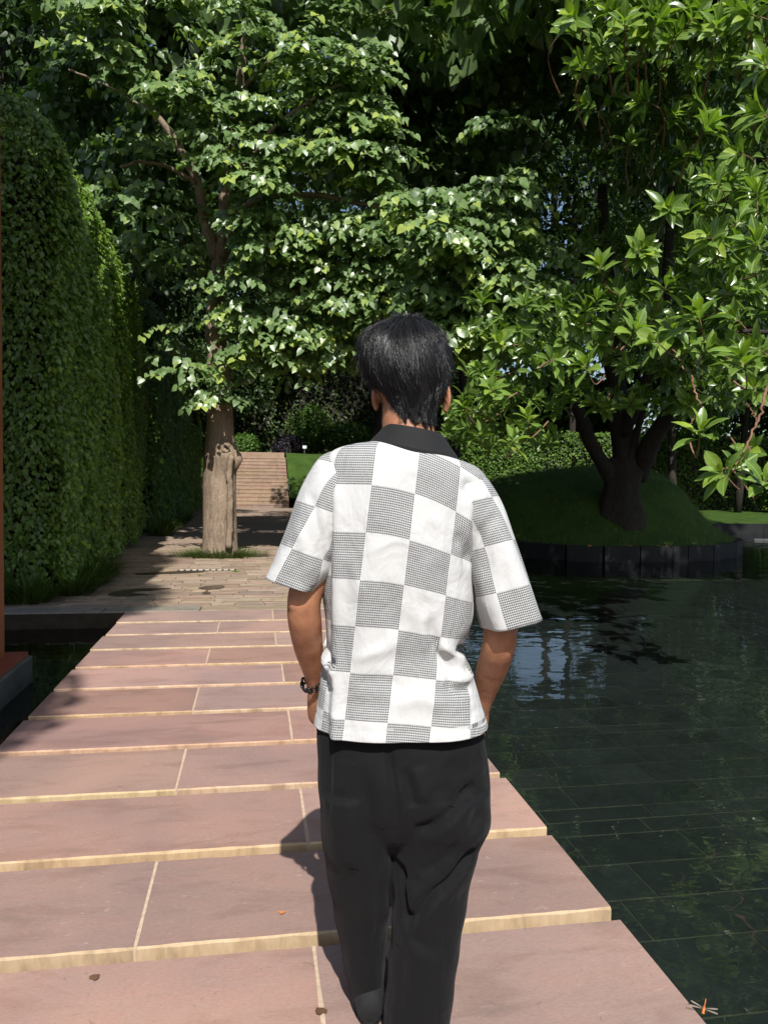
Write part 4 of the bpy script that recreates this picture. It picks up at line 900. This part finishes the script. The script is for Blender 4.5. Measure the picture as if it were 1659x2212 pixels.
srows = [  # yL, yR, xL, xR, depth of the mid line, back depth, front depth
 (950,986,826,958,.005,.068,.07),(954,992,804,982,.0,.090,.085),(960,1001,762,1010,.0,.106,.095),(973,1014,722,1034,0,.116,.10),(1000,1038,697,1050,0,.124,.105),(1050,1085,690,1050,0,.130,.11),(1100,1125,690,1040,0,.134,.115),(1160,1175,692,1030,0,.137,.118),(1230,1235,693,1022,0,.138,.118),
 (1290,1290,697,1022,0,.136,.118),(1335,1335,703,1018,0,.134,.118),(1375,1375,705,1003,0,.132,.118),(1398,1398,703,993,0,.131,.118),(1430,1430,696,1010,0,.133,.12),(1475,1475,691,1026,0,.138,.122),(1515,1515,686,1037,0,.143,.125),(1545,1545,681,1047,0,.147,.128),(1560,1560,678,1051,0,.149,.13)]
SR = cubic(srows, 90); NT = 200; sv = []; suv = []
ths = np.linspace(0, 2*math.pi, NT, endpoint=False)
XF = [PL(721, y, -.1)[0] for y in (1040, 1590)]
for (yl, yr, xl, xr, dc, hb, hf) in SR:
    a, b = PL(xl, yl, dc), PL(xr, yr, dc); c = (a+b)/2; hw = (b[0]-a[0])/2; ring = []
    for t in ths:
        cs, sn = math.cos(t), math.sin(t); e = .74; x = math.copysign(abs(cs)**e, cs); yv = math.copysign(abs(sn)**e, sn)
        p = c+np.array([hw*x, -(hb if sn > 0 else hf)*yv, 0]); p[2] += (b[2]-a[2])/2*x; ring.append(p)
    sv.append(np.array(ring))
SV = np.array(sv)                                           # rings x NT x 3
# the draped fold on the left of the back
zt, zb = PL(800, 1035, -.12)[2], PL(800, 1075, -.12)[2]
for i in range(len(SV)):
    for k in range(NT):
        p = SV[i, k]
        if math.sin(ths[k]) > .02:
            g = np.clip((zt-p[2])/(zt-zb), 0, 1); q = np.clip((XF[0]-p[0])/.006, 0, 1); near = np.clip((p[0]-XF[0])/.03, 0, 1)
            SV[i, k, 1] += g*(.024*q-.012*math.exp(-((p[0]-XF[0]-.004)/.02)**2)*(1-q))
V = SV.reshape(-1, 3)
# normals for the folds
dT = np.roll(SV, -1, 1)-np.roll(SV, 1, 1); dR = np.gradient(SV, axis=0); NN = np.cross(dT, dR).reshape(-1, 3); NN /= np.linalg.norm(NN, axis=1)[:, None]+1e-9
if NN[(len(SV)//2)*NT+NT//4][1] > 0: NN = -NN
FS = [([(925,1330),(935,1385),(965,1430),(985,1470)], -.010, .012), ([(945,1385),(985,1425),(1012,1440)], .012, .014), ([(985,1400),(1000,1412),(1018,1432)], -.014, .010), ([(960,1470),(990,1490),(1020,1490)], -.008, .010), ([(975,1455),(1005,1470),(1028,1468)], .010, .012),
      ([(880,1100),(900,1200),(905,1300)], .004, .03), ([(815,1000),(810,1150),(800,1300),(790,1500)], .005, .035), ([(1000,1040),(1030,1080),(1040,1130)], -.008, .014), ([(1020,1060),(1005,1140),(1000,1200)], .007, .016), ([(985,1150),(1005,1190),(1012,1225)], -.009, .012),
      ([(760,1420),(820,1400),(870,1370)], .0035, .014), ([(770,1470),(830,1460),(870,1480)], -.0035, .014), ([(870,1290),(910,1340),(925,1400)], .004, .016), ([(690,1400),(705,1425),(722,1440)], -.010, .010), ([(688,1425),(705,1447),(722,1458)], .010, .010), ([(690,1470),(705,1490),(720,1490)], -.006, .008),
      ([(850,1520),(900,1500),(960,1520)], .004, .016), ([(745,1190),(770,1240),(775,1300)], .003, .014), ([(820,1240),(845,1300),(850,1360)], -.003, .014), ([(935,1100),(950,1160),(945,1230)], .004, .016)]
V = V+strokes(V, NN, [(a, b*1.35, c) for a, b, c in FS])
V[:, 1] += np.where(NN[:, 1] < 0, .0035*np.sin(V[:, 0]*34+V[:, 2]*9)*np.clip((1.15-V[:, 2])*2, 0, 1), 0)       # soft drape
CK = (.0985, .1065)
def torso_uv(V, ring_u):
    x, z = V[:, 0], V[:, 2]; z0 = PL(847, 1150, -.13)[2]; x0 = PL(797, 1105, -.13)[0]
    dzr = np.clip(x-x0, 0, None); slope = np.clip((z-.75)/.5, .25, 1.0)
    vv = (z-z0)+slope*(.55*dzr*dzr*2.2+.06*dzr); uu = ring_u+.105*(PL(797, 1105, -.13)[2]-z)
    return np.column_stack([uu/CK[0]+20, vv/CK[1]+20])
U = np.zeros((len(SV), NT))
for i in range(len(SV)):
    r = SV[i]; kb = int(NT*.25); acc = 0                      # arc length from the back centre line; x of the centre adds the ring shift
    seg_ = np.linalg.norm((np.roll(r, -1, 0)-r)[:, [0, 1]], axis=1)*np.clip(1.0, 0, 1)
    for k in range(1, NT//2): U[i, (kb+k) % NT] = U[i, (kb+k-1) % NT]-seg_[(kb+k-1) % NT]
    for k in range(1, NT//2+1): U[i, (kb-k) % NT] = U[i, (kb-k+1) % NT]+seg_[(kb-k) % NT]
    U[i] += r[kb, 0]-PL(797, 1105, -.13)[0]
UV = torso_uv(V, U.ravel())
FC = []; nr = len(SV)
for i in range(nr-1):
    for k in range(NT):
        q = (k+1) % NT; FC.append((i*NT+k, (i+1)*NT+k, (i+1)*NT+q, i*NT+q))
# hem turned in, giving the cloth an edge
def turn_in(V, UV, FC, last, cen, inset=.006, up=.03):
    b = len(V); W = V[last]; W2 = W+(cen-W)*np.array([1, 1, 0])*inset/.2; W3 = W2+UP*up
    n = len(last); V = np.vstack([V, W2, W3]); UV = np.vstack([UV, UV[last], UV[last]])
    for k in range(n):
        q = (k+1) % n; FC.append((last[k], b+k, b+q, last[q])); FC.append((b+k, b+n+k, b+n+q, b+q))
    return V, UV, FC
V, UV, FC = turn_in(V, UV, FC, np.arange((nr-1)*NT, nr*NT), SV[-1].mean(0))
# the stitched hem line, a shallow groove
zh = SV[-1].mean(0)[2]; g = np.exp(-((V[:, 2]-zh-.024)/.0035)**2); cxy = SV[-1].mean(0); dirs = (cxy-V)*np.array([1, 1, 0]); V = V+dirs*(g*.008)[:, None]
# sleeves
def sleeve(rows, dcs, hd, sgn, fold, shift):
    n = 72; K = 40; Rw = cubic([list(r)+[d, h] for r, d, h in zip(rows, dcs, hd)], K); P = []; Lacc = 0; prev = None; Ls_ = []
    for (x0, y0, x1, y1, dc, h) in Rw:
        a, b = PL(x0, y0, dc), PL(x1, y1, dc); c = (a+b)/2; hv = (a-b)/2
        if prev is not None: Lacc += np.linalg.norm(c-prev)
        prev = c; Ls_.append(Lacc); ring = []
        for t in np.linspace(0, 2*math.pi, n, endpoint=False):
            cs, sn = math.cos(t), math.sin(t); ring.append(c+hv*math.copysign(abs(cs)**.85, cs)+np.array([0, -h*math.copysign(abs(sn)**.85, sn), 0]))
        P.append(ring)
    P = np.array(P); uv = np.zeros((K, n, 2)); Ls_ = np.array(Ls_); Ls_ = Ls_-Ls_[-1]
    for i in range(K):
        seg_ = np.linalg.norm(np.roll(P[i], -1, 0)-P[i], axis=1); acc = np.concatenate([[0], np.cumsum(seg_)[:-1]]); kb = n//4; uv[i, :, 0] = (acc-acc[kb])*sgn
        wseam = acc > acc[3*n//4]; uv[i, wseam, 0] -= seg_.sum()*sgn
    ax_ = P[-1].mean(0)-P[10].mean(0); ax_ /= np.linalg.norm(ax_); hem_c = P[-1].mean(0)
    tilt = (P[-1, 0]-P[-1, n//2]); sl = np.dot(tilt, ax_)/(np.dot(tilt, tilt)); wv = np.dot(P-hem_c, ax_)-.55*np.dot(P-hem_c, tilt)*sl
    uv[:, :, 1] = -wv
    Vv = P.reshape(-1, 3); dT = np.roll(P, -1, 1)-np.roll(P, 1, 1); dR = np.gradient(P, axis=0); Nn = np.cross(dT, dR).reshape(-1, 3); Nn /= np.linalg.norm(Nn, axis=1)[:, None]+1e-9
    if np.dot(Nn[(K//2)*n+n//4], [0, -1, 0]) < 0: Nn = -Nn
    Vv = Vv+strokes(Vv, Nn, fold); t_ = np.repeat(np.arange(K)/(K-1), n); ang = np.tile(np.linspace(0, 2*math.pi, n, endpoint=False), K)
    Vv = Vv+Nn*(.004*np.sin(ang*5+t_*4)*t_**2)[:, None]
    e = Ls_[-1]; lac = np.repeat(-Ls_, n); Vv = Vv-Nn*(np.exp(-((lac-.024)/.0035)**2)*.0022)[:, None]
    UVs = uv.reshape(-1, 2)/np.array(CK)+np.array(shift); Fs = []
    for i in range(K-1):
        for k in range(n): q = (k+1) % n; Fs.append((i*n+k, (i+1)*n+k, (i+1)*n+q, i*n+q))
    last = np.arange((K-1)*n, K*n); cen = Vv[last].mean(0); b = len(Vv); W = Vv[last]; W2 = W+(cen-W)*.045; ax = P[-2].mean(0)-P[-1].mean(0); ax /= np.linalg.norm(ax); W3 = W2+ax*.06
    Vv = np.vstack([Vv, W2, W3]); UVs = np.vstack([UVs, UVs[last], UVs[last]])
    for k in range(n): q = (k+1) % n; Fs.append((last[k], b+k, b+q, last[q])); Fs.append((b+k, b+n+k, b+n+q, b+q))
    return Vv, UVs, Fs
sL = sleeve([(715,975,790,1110),(690,990,752,1160),(668,1022,735,1205),(648,1062,722,1236),(626,1125,709,1252),(600,1188,698,1265),(575,1241,690,1274)], [.0,.0,0,-.005,-.01,-.015,-.02], [.10,.108,.108,.104,.100,.096,.092], 1,
            [([(665,1060),(690,1130),(700,1230)], -.006, .012), ([(640,1130),(660,1190),(672,1250)], .004, .014), ([(690,1090),(700,1150),(712,1210)], .006, .010)], (20.35, 20.28))
sR = sleeve([(1005,1000,965,1110),(1040,1022,990,1170),(1062,1050,1002,1212),(1085,1092,1010,1240),(1108,1155,1016,1270),(1138,1238,1027,1312),(1168,1329,1041,1354)], [.0,.0,0,-.01,-.02,-.03,-.035], [.10,.108,.108,.104,.100,.098,.094], 1,
            [([(1020,1130),(1045,1180),(1050,1250)], -.006, .014), ([(1060,1120),(1040,1190),(1030,1270)], .006, .014), ([(1075,1130),(1100,1200),(1110,1290)], .004, .016), ([(1015,1200),(1040,1150),(1075,1110)], -.009, .010)], (20.75, 20.28))
parts_ = [(V, UV, FC)]
sh = mesh_np('shirt', V, FC, SHIRT, True, UV); shirt = ob('shirt', sh, proot)
for (v_, u_, f_) in (sL, sR): ob('sleeve', mesh_np('sleeve', v_, f_, SHIRT, True, u_), shirt)
def cloth_mat(name, col, spec=.25, rough=.8, drape=0):
    m, t, p = new_mat(name); pos = geo_pos(t); n = noise(t, pos, 600, 2, .6); n2 = noise(t, pos, 9, 4)
    c = ramp(t, n, [(.3, tuple(x*.5 for x in col)), (.7, tuple(x*1.5 for x in col))]); t.links.new(c, p.inputs['Base Color']); p.inputs['Roughness'].default_value = rough
    p.inputs['Specular IOR Level'].default_value = spec; p.inputs['Sheen Weight'].default_value = .03; p.inputs['Sheen Roughness'].default_value = .5
    d1 = noise(t, mapping(t, pos, (1, 1, .22), (0, 0, 0), (0, .25, 0)), 15, 4, .5, .5); d2 = noise(t, mapping(t, pos, (1.3, 1, .5), (5, 0, 0), (0, -.7, 0)), 12, 3, .5, .6)
    hgt = math_n(t, 'ADD', math_n(t, 'MULTIPLY', n, .035), math_n(t, 'ADD', math_n(t, 'MULTIPLY', d1, drape), math_n(t, 'MULTIPLY', d2, drape*.55)))
    bump(t, p, math_n(t, 'ADD', hgt, math_n(t, 'MULTIPLY', n2, .3)), .6 if drape else .25, .02 if drape else .006); return m
COLL = cloth_mat('black_rib_knit', (.012, .012, .0125)); TROU = cloth_mat('black_wool_cloth', (.0062, .0062, .0068), .16, .85, .9)
# collar: a stand with a turned-down fall
cr = [(972,1008,803,988,.004,.106,.10),(956,994,799,989,.004,.108,.10),(950,986,802,987,.004,.105,.098),(935,966,817,973,.006,.089,.088),(922,948,828,961,.008,.078,.08),(916,938,834,953,.01,.073,.078),(920,942,838,949,.01,.068,.074),(940,962,836,952,.008,.068,.074)]
R = []
for (yl, yr, xl, xr, dc, hb, hf) in cubic(cr, 30):
    a, b = PL(xl, yl, dc), PL(xr, yr, dc); c = (a+b)/2; hw = (b[0]-a[0])/2
    R.append([c+np.array([hw*math.cos(t), -(hb if math.sin(t) > 0 else hf)*math.sin(t), (b[2]-a[2])/2*math.cos(t)-(.03*max(0, -math.sin(t))**2)]) for t in np.linspace(0, 2*math.pi, 72, endpoint=False)])
mb = MB(); mb.rings(R, cap=False); mb.build('collar', COLL, shirt, True)
# ---- trousers
mb = MB()
def trow(rows, e=.85, k=40, n=40):
    R = []
    for (y, xl, xr, dc, hb, hf) in cubic(rows, k):
        a, b = PL(xl, y, dc), PL(xr, y, dc); c = (a+b)/2; hw = (b[0]-a[0])/2
        R.append([c+np.array([hw*math.copysign(abs(math.cos(t))**e, math.cos(t)), -(hb if math.sin(t) > 0 else hf)*math.copysign(abs(math.sin(t))**e, math.sin(t)), 0]) for t in np.linspace(0, 2*math.pi, n, endpoint=False)])
    mb.rings(R)
trow([(1490,715,1015,.0,.100,.10),(1545,697,1036,.0,.118,.105),(1565,688,1042,.0,.124,.108),(1600,685,1050,.0,.130,.115),(1660,686,1054,.0,.138,.118),(1720,689,1058,.0,.136,.118),(1765,694,1050,.0,.112,.11),(1800,712,1022,.005,.085,.09),(1825,760,960,.01,.050,.06)])
trow([(1690,690,842,-.005,.128,.11),(1760,692,848,-.003,.124,.11),(1830,700,850,.012,.115,.108),(1900,713,847,.042,.106,.10),(1980,725,841,.08,.095,.095),(2060,740,835,.10,.09,.09),(2120,754,832,.12,.085,.085),(2176,764,832,.135,.08,.085)])
trow([(1690,856,1056,-.005,.131,.115),(1760,853,1057,-.01,.126,.112),(1800,850,1044,-.01,.112,.11),(1850,850,1024,-.015,.106,.105),(1920,849,1011,-.02,.10,.10),(2000,845,997,-.02,.096,.096),(2080,838,985,-.012,.094,.094),(2160,830,975,-.012,.094,.094),(2238,824,968,-.012,.094,.096)])
TF = [([(1040,1740),(1000,1800),(950,1850),(905,1880)], -.012, .012), ([(1035,1765),(990,1825),(940,1868)], .010, .014), ([(900,1640),(930,1720),(985,1790),(1030,1830)], .006, .016), ([(870,1990),(900,2060),(915,2150)], .008, .016), ([(880,2005),(925,2040),(970,2050)], -.007, .012), ([(735,1700),(742,1800),(760,1950)], -.007, .012), ([(790,1640),(800,1760),(808,1900),(806,2050)], -.008, .012), ([(720,1660),(728,1760),(745,1900)], .006, .014), ([(825,1850),(822,1950),(818,2080)], -.006, .010), ([(836,1600),(846,1660),(856,1725),(853,1790)], -.010, .007), ([(1024,1692),(996,1716),(968,1740),(927,1773),(894,1786)], -.020, .010), ([(1018,1712),(985,1742),(940,1785),(905,1798)], .014, .014),
      ([(1026,1830),(1000,1860),(968,1895),(930,1925),(905,1955),(887,1990),(878,2008)], -.024, .009), ([(1030,1855),(990,1890),(945,1932),(912,1975),(890,2016)], .016, .014), ([(861,1873),(868,1915),(874,1955),(879,1995)], -.020, .008), ([(880,1900),(886,1940),(886,1975)], .012, .012),
      
      ([(874,1650),(886,1690),(895,1728)], -.014, .010), ([(892,1648),(905,1690),(908,1720)], .012, .014), 
      ([(708,1600),(711,1650),(714,1700),(716,1760)], -.006, .005), ([(742,1640),(755,1760),(770,1880)], .008, .022), ([(775,1650),(782,1740),(790,1850)], -.006, .018), ([(815,1620),(822,1700),(830,1780)], .008, .018), ([(805,1800),(800,1920),(798,2040)], .006, .024), ([(750,1860),(765,1970),(780,2080)], -.005, .02),
      ([(720,1900),(740,2000),(760,2110)], .004, .02), ([(960,1640),(1000,1660),(1040,1640)], -.006, .016), ([(900,2080),(903,2150),(905,2225)], .006, .03), ([(868,2050),(866,2130),(862,2220)], -.006, .014), ([(940,2020),(950,2100),(955,2200)], .004, .02), ([(990,1600),(1010,1640),(1030,1690)], .006, .02), ([(920,1610),(930,1650),(950,1690)], .005, .02)]
trousers = remeshed(mb, 'trousers', TROU, .0048, 5, proot, lambda V, Nn: strokes(V, Nn, [(a, b*(.75 if b > 0 else .95), c*(1.8 if b > 0 else 1.3)) for a, b, c in TF])+Nn*(.0025*np.sin(V[:, 0]*40+V[:, 2]*22)*np.sin(V[:, 2]*31-V[:, 0]*13))[:, None])
# side pocket openings where the hands go in
for x0, y0, x1, y1, d in ((684, 1560, 694, 1640, -.03), (1049, 1575, 1052, 1650, -.03)):
    mb = MB(); mb.tube([PL(x0, y0, d), PL((x0+x1)/2, (y0+y1)/2, d), PL(x1, y1, d)], [.002, .003, .002], 6); mb.build('pocket_welt', TROU, trousers)
# ---- shoes
for x, y, d in ((800, 2172, .10), (900, 2248, -.02)):
    c = PL(x, y, d); c[2] = 0; mb = MB(); R = []
    for s, w, h in ((-.09, .025, .05), (-.075, .036, .075), (-.04, .040, .085), (0, .041, .085), (.06, .044, .07), (.12, .046, .055), (.165, .038, .045), (.19, .015, .03)):
        R.append([c+np.array([w*math.cos(t), s, .012+h*.5+h*.5*math.sin(t)]) for t in np.linspace(0, 2*math.pi, 18, endpoint=False)])
    mb.rings(R); so = mb.build('shoe', COLL, proot, True)
    mb = MB(); mb.rings([[c+np.array([w*math.cos(t), .05+.145*math.sin(t), z]) for t in np.linspace(0, 2*math.pi, 24, endpoint=False)] for z, w in ((.002, .044), (.02, .046))]); mb.build('sole', COLL, so)
# ---- chunky black bracelet
wc = PL(681, 1470, .082); ax = armL[-1]-armL[-3]; ax /= np.linalg.norm(ax); ax = ax+np.array([.35, 0, -.1]); ax /= np.linalg.norm(ax); e1 = np.cross(ax, [0, 1, 0]); e1 /= np.linalg.norm(e1); e2 = np.cross(ax, e1)
BR, bt, bp = new_mat('polished_black_links'); bp.inputs['Base Color'].default_value = (.008, .008, .009, 1); bp.inputs['Roughness'].default_value = .18; nb = noise(bt, geo_pos(bt), 60, 2); bump(bt, bp, nb, .1, .002)
brc = empty('bracelet'); brc.parent = proot; brc.location = tuple(wc)
for k in range(15):
    a = 2*math.pi*k/15; mb = MB(); r = .0335; c = r*(math.cos(a)*e1+math.sin(a)*e2)-e1*.003; tg = -math.sin(a)*e1+math.cos(a)*e2
    mb.tube([c+tg*.0055*math.cos(q)+ax*(.0085 if k % 2 else .0065)*math.sin(q) for q in np.linspace(0, 2*math.pi*.98, 14)], .0030, 7); ol = mb.build('link', BR, brc, True)
# ================================================================== small things
def fallen(name, p, size, rz, mat, label, tone=.6, tmpl=T_heart, lift=.004):
    me = leaf_mesh(name, np.zeros((1, 3)), np.array([[math.cos(rz), math.sin(rz), 0]]), np.array([[.08, .05, 1.]]), np.array([size]), np.array([tone]), tmpl(), mat); o = ob(name, me, None, (p[0], p[1], p[2]+lift)); return tag(o, label, 'leaf')
LORANGE = plain('dry_orange_leaf', (.55, .20, .07), .7, .3, .2); LBROWN = plain('dry_brown_leaf', (.11, .06, .035), .8, .2, .3)
fallen('fallen_leaf', G(605, 1975), .022, .4, LORANGE, 'tiny orange leaf lying on the slab left of the person')
fallen('fallen_leaf', G(697, 2192), .032, 2.0, LBROWN, 'small curled brown leaf on the nearest slab beside the shadow')
fallen('fallen_leaf', G(200, 2118), .028, 1.0, LBROWN, 'small dark leaf scrap on the nearest slab at left')
fallen('fallen_leaf', G(505, 1235), .13, .2, LLIGHT, 'yellow green fallen leaf on the plaza right of the drain', .95)
fallen('fallen_leaf', G(432, 1243), .10, 1.3, LLIGHT, 'yellow green fallen leaf on the plaza beside the left end of the drain', .95)
fallen('fallen_leaf', G(437, 1172), .20, .3, LORANGE, 'orange brown leaf against the left foot of the tan trunk')
DRAIN = plain('pale_metal', (.55, .5, .42), .5, .5, .2); DARKM = plain('dark_slot', (.012, .011, .01), .9, .1)
c = G(448, 1232); dr = tag(empty('drain_grate', tuple(c)), 'narrow pale slotted drain set in the paving before the tan tree', 'drain')
mb = MB(); mb.box(-.42, .42, -.06, .06, .001, .005); mb.build('channel', DARKM, dr)
for k in range(9):
    mb = MB(); x = -.36+k*.09; mb.box(x-.03, x+.03, -.05, .05, .0055, .010); mb.build('bar', DRAIN, dr)
# wet patches on the paving
def wet_mat():
    m, t, p = new_mat('wet_stain'); p.inputs['Base Color'].default_value = (.075, .056, .04, 1); p.inputs['Roughness'].default_value = .3; bump(t, p, noise(t, geo_pos(t), 30, 3), .2, .004); return m
WET = wet_mat()
def patch(pts, label, z=.0065):
    P = [G(x, y) for x, y in pts]; c = np.mean(P, 0); q = smooth_poly([p-c for p in P]+[P[0]-c], 40); mb = MB(); mb.v = [tuple(v+UP*z) for v in q[:-1]]; mb.f = [tuple(range(len(q)-1))]; mb.m = [0]
    o = mb.build('wet_patch', WET); o.location = tuple(c); tag(o, label, 'puddle')
patch([(428,1271),(445,1267),(478,1265),(486,1269),(470,1273),(452,1275),(449,1284),(444,1284),(446,1275)], 'small dark wet stain on the sunlit setts before the drain')
patch([(235,1283),(262,1276),(305,1272),(372,1272),(330,1276),(285,1280),(320,1286),(268,1289),(238,1288)], 'long dark puddle at the edge of the hedge shade')
patch([(290,1239),(335,1237),(400,1234),(452,1234),(430,1237),(360,1240),(300,1242)], 'thin dark puddle lying across the paving farther back')
# white garden sign
c = A(658, 985, 40.0); c[2] = float(lawn_z(np.array(c[0]), np.array(c[1]))); sg = tag(empty('garden_sign', tuple(c)), 'tiny white sign on a stake on the lawn slope', 'sign')
mb = MB(); mb.box(-.02, .02, -.02, .02, -.2, .45); mb.build('stake', CONC, sg); mb = MB(); mb.box(-.10, .10, -.03, -.021, .40, .55); mb.build('board', plain('white_board', (.75, .75, .75), .6, .3, .05), sg)
c = A(1658, 1149, 21.0); 
fl = MB(); bev_box(fl, -.22, .22, -.03, .03, 0, .05, .01); o = fl.build('floating_marker', DRAIN); o.location = (c[0]-.35, c[1]-.2, WZ+.002); tag(o, 'small pale float on the water before the far bank', 'float')
# dragonfly on the slab corner
c = G(1518, 2196); df = tag(empty('dragonfly', (c[0], c[1], .004), .9), 'small orange dragonfly resting on the nearest slab corner at lower right', 'dragonfly')
ORG = plain('orange_chitin', (.50, .15, .04), .4, .5, .2, 300, 0); WNG, wt_, wp = new_mat('clear_wing'); wp.inputs['Base Color'].default_value = (.55, .45, .35, 1); wp.inputs['Roughness'].default_value = .2; wp.inputs['Alpha'].default_value = .35
mb = MB(); mb.tube([(.0, 0, .008), (.008, 0, .010), (.016, 0, .010), (.026, 0, .009), (.040, 0, .009), (.052, 0, .009), (.058, 0, .009)][::-1], [.0008, .0015, .0017, .0016, .0036, .0040, .0022][::1], 10); mb.build('thorax_and_tail', ORG, df, True)
mb = MB(); ellips(mb, (-.004, 0, .0085), (.0032, .0042, .003), None, 10, 8); mb.build('head', ORG, df, True)
for s in (-1, 1):
    for a, L in ((.25, .034), (-.25, .032)):
        mb = MB(); x0 = .008+(.004 if a < 0 else 0); ca, sa = math.cos(a), math.sin(a); pts = [(x0, s*.002)]
        for u_, w_ in ((.2, .002), (.5, .0042), (.8, .005), (1, .002)): pts.append((x0-sa*L*u_-w_*ca*.6, s*(.002+ca*L*u_)))
        for u_, w_ in ((.95, .003), (.7, .004), (.4, .003)): pts.append((x0-sa*L*u_+w_*ca, s*(.002+ca*L*u_)))
        n = len(pts); mb.add([(x, y, .0115+abs(y)*.1) for x, y in pts]+[(x, y, .0113+abs(y)*.1) for x, y in pts], [tuple(range(n)), tuple(range(2*n-1, n-1, -1))]); mb.build('wing', WNG, df)
# leaf litter on the foot of the mound
for k, (x, y_, tn) in enumerate([(1360, 1150, 'reddish fallen leaf in the middle of the mound foot'), (1440, 1143, 'reddish fallen leaf on the right part of the mound foot'), (1280, 1152, 'reddish fallen leaf on the left part of the mound foot')]):
    c = A(x, y_, 14.4); q = np.array([[c[0], c[1]]]); dq = np.sqrt(((q-BC)**2).sum(1)).min(); eq = min(dq/1.5, 1); eq = eq*eq*(3-2*eq); z = .135+(float(lawn_z(np.array(c[0]), np.array(c[1])))-.135)*eq
    fallen('fallen_leaf', (c[0], c[1], z+.03), .16, k*1.9, LORANGE, tn)
